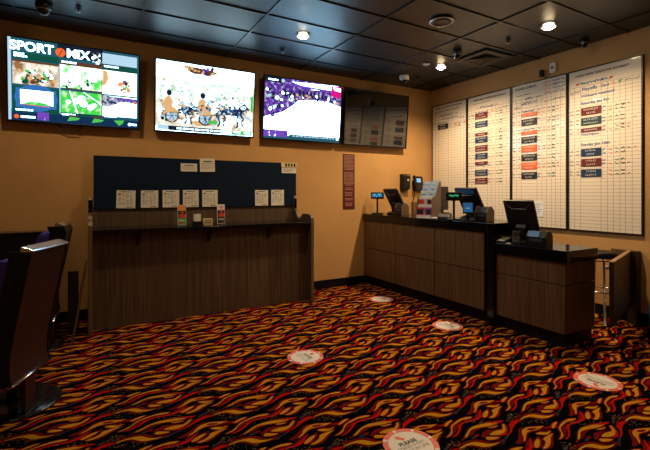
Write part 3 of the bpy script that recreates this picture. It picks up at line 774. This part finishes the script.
sheet(.493, 1.404, .677, 1.207, 'white betting sheet second from left, above bare desk', 'form', G)
sheet(.724, 1.409, .909, 1.207, 'white betting sheet third from left, behind the orange-topped card', 'form', G, -.5)
sheet(.952, 1.410, 1.135, 1.207, 'white betting sheet above the small white pencil-slip holder', 'form', G)
sheet(1.178, 1.411, 1.365, 1.207, 'white betting sheet above the white and red card, fifth from left', 'form', G)
sheet(1.853, 1.413, 2.033, 1.209, 'left one of the two betting sheets on the right half of the navy board', 'form', G)
sheet(2.078, 1.417, 2.262, 1.209, 'right one of the two betting sheets on the right half of the navy board', 'form', G)
sheet(.927, 1.729, 1.116, 1.634, 'small wide white notice near the top middle of navy board', 'note')
sheet(1.150, 1.797, 1.330, 1.636, 'white notice sticking up past the top edge of navy board', 'note', None, -1.5)
t = thing('flyer', 'small tan and white flyer at the top right corner of navy board', 'flyer', (2.335, 5.066, 1.72))
MB().box(-.105, .110, -.004, -.0003, -.075, -.005, 'paper').build('lower_sheet', t)
b = MB(); b.box(-.115, .118, -.009, -.004, .0, .072, 'yellowcard'); b.build('card', t, .001)
b = MB()
for k in range(5):
    b.box(-.10+.042*k, -.075+.042*k, -.0096, -.009, .012, .055, random.choice(['redcard', 'ink', 'paper', 'tan']))
for k in range(3): b.box(-.09, .08-.03*k, -.0045, -.004, -.025-.017*k, -.019-.017*k, 'greyink')
b.build('print', t)
# desk-top items on carrel
DZ = 1.0085
def card_stand(x, label, top, mid, low):
    t = thing('card_stand', label, 'card holder', (x, 4.78, DZ), R(6))
    b = MB(); b.box(-.048, .048, -.035, .03, 0, .008, 'darkgrey'); b.build('base', t, .002)
    MB().prism([(-.02, .008), (-.004, .232), (.006, .232), (-.01, .008)], 'x', -.046, .046, 'white').build('holder', t)
    b = MB()
    def sl(z0, z1, m, x0=-.043, x1=.043, d=.0006):
        f = lambda z: -.02 + (z-.008)*.016/.224 - d
        b.poly([(x0, f(z0), z0), (x1, f(z0), z0), (x1, f(z1), z1), (x0, f(z1), z1)], m)
    sl(.165, .228, top); sl(.085, .165, 'ink'); sl(.012, .085, low); sl(.09, .13, mid, -.03, .043, .0012)
    for k in range(3): sl(.175+.016*k, .181+.016*k, 'redcard' if top != 'orangecard' else 'yellowcard', -.02, .03, .0012)
    sl(.14, .155, mid, -.012, .022, .0012); sl(.02, .045, 'redcard' if low == 'greencard' else 'ink', -.035, 0, .0012); sl(.055, .065, 'paper', -.03, .03, .0012)
    b.build('card', t); return t
card_stand(.884, 'upright orange, red and green card in a stand on carrel desk', 'orangecard', 'redcard', 'greencard')
card_stand(1.325, 'upright white, red and black card in a stand on carrel desk', 'paper', 'redcard', 'darkgrey')
t = thing('slip_holder', 'small black holder with white slips between two upright cards', 'holder', (1.055, 4.79, DZ))
b = MB(); b.box(-.048, .048, -.04, .04, 0, .006, 'black'); b.box(-.048, -.043, -.04, .04, .006, .05, 'black'); b.box(.043, .048, -.04, .04, .006, .05, 'black'); b.box(-.043, .043, -.04, -.035, .006, .045, 'black'); b.box(-.043, .043, .035, .04, .006, .05, 'black')
b.build('tray', t, .001)
MB().box(-.036, .036, -.03, .03, .0065, .125, 'paper').build('slips', t)
t = thing('slip_box', 'small pale yellow box beside the white and red upright card', 'box', (1.175, 4.79, DZ), R(-4))
MB().box(-.052, .052, -.03, .03, 0, .072, 'yellowcard').build('carton', t, .002)
b = MB(); b.box(-.030, .034, -.0308, -.030, .02, .05, 'ink'); b.box(-.02, .026, -.0314, -.0308, .03, .042, 'paper'); b.build('print', t)

# ------------------------------------------------------------------ counters
t = thing('tall_counter', 'tall black-topped counter with six brown wood panels at the back wall', 'counter', (3.9, 3.95, 0))
wp(MB().box(3.64, 4.18, 2.86, 5.11, .13, .96, 'black'), 'carcass', t)
wp(MB().box(3.66, 4.16, 2.86, 5.11, 0, .13, 'base'), 'plinth', t)
wp(MB().box(3.585, 4.22, 2.86, 5.115, .96, 1.06, 'tabletop'), 'countertop', t, .004)
wp(MB().box(3.585, 4.22, 2.78, 2.86, 0, 1.062, 'tabletop'), 'end_panel', t, .004)
ys = [5.10, 4.352, 3.63, 2.91]
for k in range(3):
    for z0, z1 in ((.137, .542), (.552, .957)):
        wp(MB().box(3.602, 3.64, ys[k]-.005, ys[k+1]+.005, z0, z1, 'counterwood'), 'front_panel', t, .002)
t = thing('low_counter', 'lower black-topped wood counter unit at the near end of the tall counter', 'counter', (3.9, 2.43, 0))
wp(MB().box(3.655, 4.09, 2.10, 2.775, .125, .755, 'black'), 'carcass', t)
wp(MB().box(3.66, 4.085, 2.09, 2.775, 0, .125, 'base'), 'plinth', t)
wp(MB().box(3.60, 4.105, 2.045, 2.775, .755, .865, 'tabletop'), 'countertop', t, .004)
wp(MB().box(3.62, 3.655, 2.075, 2.775, .125, .55, 'counterwood'), 'front_panel', t, .002)
wp(MB().box(3.62, 3.655, 2.075, 2.775, .558, .752, 'counterwood'), 'front_panel', t, .002)
wp(MB().box(3.656, 4.10, 2.075, 2.10, .125, .55, 'counterwood'), 'side_panel', t, .002)
wp(MB().box(3.656, 4.10, 2.075, 2.10, .558, .752, 'counterwood'), 'side_panel', t, .002)
TZ, LZ = 1.0605, .8655

# ------------------------------------------------------------------ counter equipment
def terminal(x, y, z, rz, label, w=.34, reflection=None, L=.325, tilt=31):
    t = thing('terminal', label, 'cash terminal', (x, y, z), rz)
    b = MB(); b.prism([(-.09, 0), (-.09, .02), (-.03, .045), (.10, .035), (.12, .015), (.12, 0)], 'x', -.12, .12, 'black'); b.build('base', t, .006)
    MB().prism([(-.045, .03), (-.075, .16), (-.055, .19), (-.02, .19), (.0, .03)], 'x', -.055, .055, 'black').build('neck', t, .005)
    a = R(tilt)
    h = MB().box(-w/2, w/2, -.02, .016, -L/2, L/2, 'black').build('screen_housing', t, .008, loc=(0, -.045, .235+(L-.325)*.2), rot=(a, 0, 0))
    b = MB(); b.box(-w/2+.02, w/2-.02, .0165, .018, -L/2+.02, L/2-.02, 'blackgloss'); b.build('screen', h)
    b = MB()
    b.tube([(-w/2+.012, -.021, L/2-.015), (-w/2+.085, -.021, L/2-.09), (w/2-.085, -.021, L/2-.09), (w/2-.012, -.021, L/2-.015)], .0028, 'steel', 6); b.build('back_trim', h)
    if reflection:
        MB().box(-w/2+.02, w/2-.03, -.0215, -.02, L/2-.07, L/2-.012, reflection).build('back_reflection', h)  # blue strip paints a television reflection onto the casing
    return t
terminal(3.84, 2.608, LZ, R(-90), 'black point of sale terminal on the low counter, seen from behind', .328, None, .40, 19)
terminal(3.93, 3.34, TZ, R(-90), 'black terminal with blue strip on its back, middle of tall counter', .31, 'skycard')
terminal(3.90, 4.69, TZ, R(-90), 'black terminal on the tall counter closest to the back wall', .30)
t = thing('monitor', 'slim black monitor edge-on behind the brochure rack', 'monitor', (4.03, 3.94, TZ), R(-75))
MB().box(-.10, .10, -.08, .08, 0, .014, 'black').build('base', t, .005)
MB().box(-.03, .03, -.02, .015, .014, .16, 'black').build('neck', t, .004)
h = MB().box(-.02, .025, -.19, .15, .09, .40, 'black').build('screen_housing', t, .006)
MB().box(.0255, .027, -.175, .135, .105, .385, 'black').build('screen', h)

def pole_display(x, y, z, rz, label, w, m):
    t = thing('pole_display', label, 'customer display', (x, y, z), rz)
    MB().box(-.08, .08, -.06, .06, 0, .018, 'black').build('base', t, .006)
    MB().lathe([(.016, .015), (.013, .03), (.013, .21), (.022, .235), (.022, .24)], 'black', 16).build('pole', t)
    h = MB().box(-w/2, w/2, -.025, .025, .225, .325, 'black').build('display_housing', t, .006)
    b = MB(); b.box(-w/2+.012, w/2-.012, -.0262, -.025, .25, .313, 'blackgloss')
    b.build('bezel', h)
    b = MB()
    if m == 'e_lcdgreen':
        for k in range(9):
            zz = .268 + random.uniform(0, .018); b.box(-.055+.012*k, -.047+.012*k, -.0272, -.0263, zz, zz+.018, m)
    else: b.box(-w/2+.018, w/2-.018, -.0272, -.0263, .255, .307, m)
    b.build('readout', h)
    return t
pole_display(3.735, 4.94, TZ, R(-48), 'small customer display on a pole with blue-green readout at back wall', .19, 'e_lcdmix')
pole_display(3.645, 3.365, TZ, R(-40), 'customer display on a pole with green digits, left of payment pad', .18, 'e_lcdgreen')
def printer(x, y, z, rz, label, w=.17, d=.22, h=.15, side='tan'):
    t = thing('receipt_printer', label, 'printer', (x, y, z), rz)
    p = [(-d/2, 0), (-d/2, h*.62), (-d/2+.035, h), (d/2-.04, h), (d/2, h*.72), (d/2, 0)]
    MB().prism(p, 'x', -w/2+.014, w/2-.014, 'black').build('body', t, .004)
    for s in (-1, 1):
        q = [(y_*1.04, z_*1.03 if z_ > 0 else 0) for y_, z_ in p]
        MB().prism(q, 'x', s*(w/2-.013), s*w/2, side).build('side_cheek', t, .003)
    MB().box(-w*.33, w*.33, -d/2+.05, -d/2+.056, h*1.0, h*1.02, 'darkgrey').build('tear_bar', t)
    MB().prism([(-d/2-.002, h*.35), (-d/2-.002, h*.55), (-d/2+.001, h*.55), (-d/2+.001, h*.35)], 'x', -w*.3, w*.3, 'darkgrey').build('paper_slot', t)
    return t
printer(3.80, 4.46, TZ, R(-90), 'receipt printer with tan cheeks by the terminal at the back wall', .15, .13, .165)
printer(3.80, 3.07, TZ, R(-90), 'receipt printer with tan cheeks at near end of tall counter', .17, .12, .16)
t = printer(3.72, 2.375, LZ, R(-86), 'wide black receipt printer beside the terminal on low counter', .195, .12, .145, 'black')
MB().prism([(-.0645, .095), (-.034, .146), (-.029, .143), (-.0595, .092)], 'x', -.085, .03, 'skycard').build('status_panel', t)
t = thing('payment_pad', 'blue-faced tilted payment pad on tall counter before the middle terminal', 'payment terminal', (3.675, 3.19, TZ), R(-45))
MB().box(-.06, .06, -.05, .05, 0, .016, 'black').build('base', t, .004)
MB().lathe([(.014, .016), (.012, .09)], 'black', 12).build('post', t)
h = MB().box(-.056, .056, -.012, .012, -.065, .065, 'black').build('pad', t, .005, loc=(0, -.01, .145), rot=(R(-22), 0, 0))
MB().box(-.048, .048, -.0135, -.012, -.05, .055, 'padlcd').build('screen', h)
MB().box(-.02, .02, -.0145, -.0135, -.01, .0, 'bluecard').build('card_slot', h)
t = thing('scanner_base', 'low dark teal device on tall counter right of brochure rack', 'device', (3.70, 3.56, TZ), R(-60))
MB().prism([(-.06, 0), (-.06, .03), (-.03, .06), (.04, .075), (.06, .05), (.06, 0)], 'x', -.075, .075, 'darkgrey').build('body', t, .01)
MB().box(-.05, .05, -.0, .03, .069, .082, 'black').build('handset', t, .005)
t = thing('paper_pad', 'small off-white paper pad on tall counter beside brochure rack', 'paper', (3.65, 3.66, TZ), R(20))
MB().box(-.045, .045, -.04, .04, 0, .018, 'paper').build('sheets', t, .001); MB().box(-.045, .045, .04, .046, 0, .02, 'tan').build('binding', t)
# low counter small things
t = thing('keypad', 'small black keypad with pale keys behind the low counter terminal', 'keypad', (3.665, 2.722, LZ), R(-90))
MB().prism([(-.06, 0), (-.06, .02), (.06, .055), (.06, 0)], 'x', -.05, .05, 'black').build('body', t, .004)
b = MB()
for i in range(4):
    for j in range(3):
        z = .02 + .035*((.012+.028*i)/.12) + .002; y = -.048 + .028*i
        b.box(-.036+.028*j, -.014+.028*j, y-.009, y+.009, z-.002, z+.005, 'white')
b.build('keys', t)
t = thing('paper_slips', 'loose white slips on low counter near the tall counter', 'paper', (3.655, 2.66, LZ), R(25))
MB().box(-.03, .03, -.022, .022, 0, .005, 'paper').box(-.022, .034, -.015, .026, .005, .009, 'paper').build('sheets', t)
t = thing('card_reader', 'small upright dark card reader standing against low counter terminal', 'card reader', (3.655, 2.57, LZ), R(-65))
MB().box(-.035, .035, -.03, .03, 0, .012, 'black').build('base', t, .003)
h = MB().box(-.036, .036, -.013, .013, -.06, .06, 'darkgrey').build('handset', t, .006, loc=(0, 0, .075), rot=(R(-15), 0, 0))
MB().box(-.028, .028, -.0145, -.013, .01, .05, 'blackgloss').build('screen', h)
t = thing('note_paper', 'white note taped to whiteboards behind the low counter terminal', 'paper', (XR-.0185, 3.20, 1.17), R(-90))
MB().box(-.07, .07, -.0016, 0, -.10, .10, 'bluewhite').build('sheet', t)
b = MB()
for k in range(6): b.box(-.05, .05-.02*(k % 3), -.002, -.0016, .06-.024*k, .066-.024*k, 'greyink')
b.build('print', t)

# brochure rack (local -y faces customers)
t = thing('brochure_rack', 'tiered white brochure rack with tan sides on tall counter', 'rack', (3.69, 3.83, TZ), R(-70))
MB().box(-.10, .10, -.12, .15, 0, .012, 'white').build('base', t, .002)
lev = [(-.105, .012, .125), (-.075, .135, .125), (.0, .25, .10), (.045, .315, .10), (.09, .375, .09)]
for s in (-1, 1):
    MB().prism([(-.12, .012), (-.086, .262), (.0, .28), (.115, .46), (.15, .46), (.14, .012)], 'x', s*.10, s*.105, 'tan').build('side_panel', t)
b = MB()
for y, z, h in lev:
    b.box(-.0995, .0995, y+.018, y+.022, z, z+h, 'white')
    b.box(-.0995, .0995, y-.012, y+.018, z, z+.004, 'white'); b.box(-.0995, .0995, y-.012, y-.009, z+.004, z+.028, 'white')
    b.box(-.002, .002, y-.012, y+.018, z+.004, z+.05, 'white')
b.build('tiers', t)
names = {0: 'bottom', 1: 'second-lowest', 2: 'middle', 3: 'second-highest', 4: 'top'}
look = {(0, -1): ('red and black', 'redcard', 'ink'), (0, 1): ('purple and black', 'crimsoncard', 'ink'), (1, -1): ('white and red', 'paper', 'redcard'), (1, 1): ('white and dark red', 'paper', 'maroon')}
for k, (y, z, h) in enumerate(lev):
    for s in (-1, 1):
        nm, a, c = look.get((k, s), ('pale blue', 'bluecard', 'paper'))
        X = s*.05
        cx, sx = math.cos(R(-70)), math.sin(R(-70))
        loc = (3.69 + X*cx - (y+.003)*sx, 3.83 + X*sx + (y+.003)*cx, TZ + z + .0045)
        o = thing('brochure', '%s brochure in %s tier of counter rack, %s column' % (nm, names[k], 'left' if s < 0 else 'right'), 'brochure', loc, R(-70), 'brochures in the counter rack')
        hh = h - .006
        MB().box(-.043, .043, -.006, .008, 0, hh, a).build('leaflet', o)
        b = MB()
        if k < 2: b.box(-.043+.02*(s > 0), .036, -.0066, -.006, hh*.30, hh*.80, c); b.box(-.03, .02, -.0066, -.006, hh*.1, hh*.2, 'paper' if a != 'paper' else 'greyink')
        else: b.box(-.043, .043, -.0066, -.006, hh*.62, hh*.9, c); b.box(-.03, .0+.03*random.random(), -.0066, -.006, hh*.38, hh*.48, 'skycard')
        b.build('print', o)

# ------------------------------------------------------------------ phone and wall boxes on the back wall
t = thing('wall_box', 'black wall box with small white mark left of the wall phone', 'dispenser', (4.40, YB, 1.55))
MB().prism([(0, .13), (-.075, .13), (-.09, .10), (-.09, -.10), (-.05, -.125), (0, -.125)], 'x', -.075, .075, 'black').build('housing', t, .008)
MB().box(.01, .04, -.0915, -.09, .02, .05, 'white').build('badge', t)
MB().box(-.05, .05, -.05, -.01, -.15, -.122, 'darkgrey').build('nozzle', t, .004)
t = thing('wall_phone', 'black wall phone with pale blue screen beside the whiteboards', 'phone', (4.67, YB, 1.53))
MB().prism([(0, .12), (-.04, .12), (-.075, -.10), (-.06, -.12), (0, -.12)], 'x', -.06, .11, 'black').build('body', t, .008)
MB().tube([(-.085, -.06, -.105), (-.088, -.085, -.09), (-.088, -.075, .0), (-.088, -.07, .10), (-.085, -.05, .115)], [.026, .026, .017, .026, .026], 'black', 12).build('handset', t)
MB().prism([(-.047, .085), (-.0585, .02), (-.0605, .02), (-.049, .085)], 'x', -.03, .06, 'e_lcd2').build('screen', t)
b = MB()
for i in range(4):
    for j in range(3): b.box(-.02+.028*j, .0+.028*j, -.074+.0036*i, -.062, -.085+.023*i, -.07+.023*i, 'darkgrey')
b.build('keypad', t)
MB().tube([(-.085, -.08, -.12), (-.088, -.07, -.17), (-.083, -.04, -.26), (-.088, -.02, -.31), (-.075, -.012, -.35)], .006, 'black', 8).build('cord', t)
t = thing('junction_box', 'brown-grey box on wall below the phone cord', 'box', (4.635, YB+.001, 1.125))
MB().box(-.065, .065, -.05, 0, -.09, .10, 'tan').build('housing', t, .004); MB().box(-.068, .068, -.054, -.05, -.093, .103, 'tan').build('cover', t, .002)

# ------------------------------------------------------------------ gate, stool, right edge
t = thing('swing_gate', 'dark wood half-height swing gate standing ajar at right wall', 'gate', (4.96, 2.13, 0))
wp(MB().box(4.92, 5.005, 2.075, 2.165, 0, .765, 'darkwood'), 'hinge_post', t, .002)
wp(MB().box(4.975, 4.998, 2.20, 2.345, .13, .765, 'counterwood'), 'wall_panel', t, .002)
ang = math.atan2(-.30, -1.03); L = .97
g = MB(); g.box(0, L, -.018, .018, 0, .56, 'darkwood')  # leaf's shade is put into its darker wood colour
leaf = g.build('leaf', t, .002, loc=(-.045, .015, .203), rot=(0, 0, ang))
MB().box(0, L, -.019, .019, .5602, .566, 'gateedge').build('top_edge', leaf)  # paler strip paints the orange light along the gate top
for z in (.08, .46): MB().lathe([(.008, z), (.008, z+.06)], 'steel', 12, c=(-.008, .0, 0)).build('hinge', leaf)
MB().lathe([(.014, 0), (.012, -.02), (.02, -.03), (.0001, -.036)], 'steel', 14, c=(L-.05, -.018, .50), axis='y').build('latch_knob', leaf)
t = thing('bar_stool', 'black-seated chrome bar stool behind the low counter by the gate', 'stool', (4.64, 2.30, 0))
MB().lathe([(.0001, .70), (.13, .70), (.155, .715), (.158, .745), (.14, .765), (.0001, .77)], 'black', 28).build('seat', t)
for k in range(4):
    a = R(45+90*k); c, s = math.cos(a), math.sin(a)
    lg = MB().tube([(c*.10, s*.10, .70), (c*.125, s*.125, .66), (c*.16, s*.16, .012)], .011, 'chrome', 10).build('leg', t)
    MB().lathe([(.013, 0), (.013, .025), (.011, .03)], 'black', 10, c=(c*.16, s*.16, 0)).build('foot', lg)
MB().tube([(.156*math.cos(2*math.pi*k/28), .156*math.sin(2*math.pi*k/28), .36) for k in range(28)], .009, 'chrome', 8, True).build('foot_ring', t)
MB().tube([(.115*math.cos(2*math.pi*k/28), .115*math.sin(2*math.pi*k/28), .672) for k in range(28)], .007, 'chrome', 8, True).build('top_ring', t)
t = thing('blue_bag', 'bright blue rounded bag cut off at the right edge of the frame', 'bag', (4.90, 1.872, 0))
MB().lathe([(.0001, 0), (.07, .004), (.085, .05), (.088, .16), (.082, .25), (.06, .31), (.035, .33), (.0001, .335)], 'skycard', 20).build('bag_body', t)
MB().tube([(-.03, 0, .32), (-.025, 0, .36), (.0, 0, .38), (.025, 0, .36), (.03, 0, .32)], .006, 'black', 8).build('handle', t)
# ------------------------------------------------------------------ chairs at the left (local +y is the way the chair faces)
def chair(loc, rz, label, lean=.11, basex=.1, basey=.17):
    t = thing('gaming_chair', label, 'chair', loc, rz, 'high-backed casino chairs at the left')
    w = .215
    sec = [(.25, -.0), (.33, .012), (.42, .010), (.55, -.012), (.70, -.042), (.85, -.072), (.98, -.098), (1.045, -lean)]
    def shell(off_b, off_f, x0, x1, sec=sec):
        pts = [(y+off_b, z) for z, y in sec] + [(y+off_f, z) for z, y in reversed(sec)]
        return pts
    MB().prism(shell(0, .03, 0, 0), 'x', -w+.012, w-.012, 'leather').build('back_shell', t, .004)
    for s in (-1, 1):
        MB().prism(shell(-.006, .115, 0, 0, [(z, y) for z, y in sec[:-1]] + [(1.035, -lean+.003)]), 'x', s*(w-.012), s*w, 'black').build('side_bolster', t, .005)
    MB().prism([(-lean-.014, 1.03), (-lean-.014, 1.038), (-lean-.006, 1.043), (-lean+.05, 1.064), (-lean+.058, 1.062), (-lean+.058, 1.03)], 'x', -w, w, 'chrome').build('top_trim', t, .003)
    MB().prism([(.006+.02*math.cos(R(a)), .25+.009*math.sin(R(a))) for a in range(0, 360, 30)], 'x', -w, w, 'chrome', True).build('bottom_trim', t)
    sec2 = [(.46, .07), (.55, .06), (.70, .035), (.85, .005), (.94, -.02), (.985, -.035)]
    pts = [(y+.006, z) for z, y in sec2] + [(y+.125, z) for z, y in reversed(sec2)]
    MB().prism(pts, 'x', -w+.004, w-.004, 'purple').build('back_cushion', t, .03)
    MB().box(-w+.012, w-.012, .045, .50, .34, .40, 'black').build('seat_pan', t, .01)
    MB().box(-w+.005, w-.005, .05, .52, .40, .48, 'purple').build('seat_cushion', t, .025)
    MB().box(-.06, .05, .004, .035, .028, .25, 'leather').build('back_strut', t, .004)
    MB().lathe([(.045, .03), (.04, .1), (.04, .34)], 'black', 20, c=(basex, basey, 0)).build('column', t)
    MB().lathe([(.262, 0), (.265, .008), (.25, .018), (.10, .03), (.045, .034), (.0001, .034)], 'blackgloss', 40, c=(basex, basey, 0)).build('base', t)
    return t
chair((-.322, 3.144, 0), R(68), 'nearest high-backed chair at left, red-brown back towards the room', basex=.115, basey=.165)
c2 = chair((-.275, 4.45, 0), R(86), 'farther high-backed chair at left, seen edge-on before the low partition', .08, 0, .2)
c2.scale = (1.05, 1.05, 1.05)
t = thing('low_partition', 'dark low partition with brown top edge along the back wall at left', 'partition', (-1.0, 4.99, 0))
MB().box(-.85, .66, -.03, .03, 0, .985, 'black').build('panel', t, .003)
MB().box(-.855, .665, -.04, .04, .985, 1.008, 'gateedge').build('top_rail', t, .003)
t = thing('side_board', 'short dark wooden board standing upright behind the farther chair', 'board', (-.135, 4.73, 0))
MB().box(-.06, .03, -.014, .014, 0, .60, 'darkwood').build('panel', t, .002)
MB().box(-.061, .031, -.0145, .0145, .60, .607, 'edgewood').build('top_edge', t)  # light catching the board's top is painted as a lighter strip
MB().box(-.061, .031, -.04, .04, 0, .02, 'black').build('foot', t)
t = thing('leaning_board', 'thin dark board leaning against the left end of writing carrel', 'board', (-.158, 4.53, 0))
pts = [(0, .0), (.035, .2), (.066, .42), (.112, .70), (.130, .70), (.086, .42), (.055, .2), (.021, .0)]
MB().prism(pts, 'y', -.16, .16, 'darkwood').build('sheet', t, .001)
b = MB()
for (xa, za), (xb, zb) in zip(pts[:3], pts[1:4]): b.poly([(xa, -.1612, za), (xa+.018, -.1612, za), (xb+.018, -.1612, zb), (xb, -.1612, zb)], 'edgewood')
b.build('edge_band', t)

# ------------------------------------------------------------------ floor decals
def decal(x, y, rz, label, r=.152):
    t = thing('floor_decal', label, 'floor sticker', (x, y, .003), rz, 'round distancing stickers on the carpet')
    n = 56
    def disc(b, r0, r1, z, m, a0=0, a1=360, k=n):
        vs = []; 
        for i in range(k+1):
            a = R(a0 + (a1-a0)*i/k); vs += [(r0*math.cos(a), r0*math.sin(a), z), (r1*math.cos(a), r1*math.sin(a), z)]
        b.add(vs, [(2*i, 2*i+1, 2*i+3, 2*i+2) for i in range(k)], m)
    b = MB(); b.lathe([(r, 0), (r, .0012), (.0001, .0012)], 'decal', n, smooth=False); b.build('disc', t)
    b = MB()
    for k in range(8): disc(b, r*.82, r*1.0, .0016, 'decal_red', 45*k+3.5, 45*k+41.5, 10)
    disc(b, r*.80, r*.84, .0018, 'decal_red')
    b.build('ring', t)
    b = MB()
    mx = lambda u, v: Matrix.Translation((u, v, .0018))
    b.text('PLEASE', r*.25, 'ink', mx(.0, r*.16), .0012)
    b.text('STAND 6 FEET', r*.19, 'greyink', mx(.0, -r*.05)); b.text('APART IN LINE', r*.19, 'greyink', mx(.0, -r*.26))
    b.build('lettering', t)
    b = MB(); c, s = math.cos(R(38)), math.sin(R(38))
    ar = [(-.045, -.11), (.045, -.11), (.045, .02), (.085, .02), (0, .12), (-.085, .02), (-.045, .02)]
    b.poly([((u*c - v*s)*r*1.7 - r*.12, (u*s + v*c)*r*1.7 + r*.50, .0018) for u, v in ar], 'decal_red'); b.build('arrow', t)
    return t
decal(1.512, 1.70, R(0), 'round white and red floor sticker nearest the camera, cut by bottom edge')
decal(3.205, 1.60, R(95), 'round white and red floor sticker farthest right, in front of the low counter')
decal(1.560, 3.055, R(-85), 'round white and red floor sticker before the writing carrel, mid-carpet')
decal(3.200, 3.040, R(-90), 'round white and red floor sticker near the foot of the tall counter')
decal(3.255, 4.225, R(-90), 'round white and red floor sticker farthest away, by the back corner')

# ------------------------------------------------------------------ camera, world, colour
w = bpy.data.worlds.new('World'); scene.world = w; w.use_nodes = True
w.node_tree.nodes['Background'].inputs[0].default_value = (.02, .022, .026, 1)
w.node_tree.nodes['Background'].inputs[1].default_value = 1
cam = bpy.data.cameras.new('Camera'); co = bpy.data.objects.new('Camera', cam); COL.objects.link(co)
co.location = (0, 0, 1.375); co.rotation_euler = (R(90), 0, -math.atan2(.497, .868))
cam.sensor_width = 36; cam.lens = 36*409/650; cam.shift_y = -32/650; cam.clip_start = .05
scene.camera = co
scene.view_settings.view_transform = 'Standard'; scene.view_settings.look = 'None'
scene.view_settings.exposure = 0.0; scene.view_settings.gamma = 1.0
scene.view_settings.use_curve_mapping = False
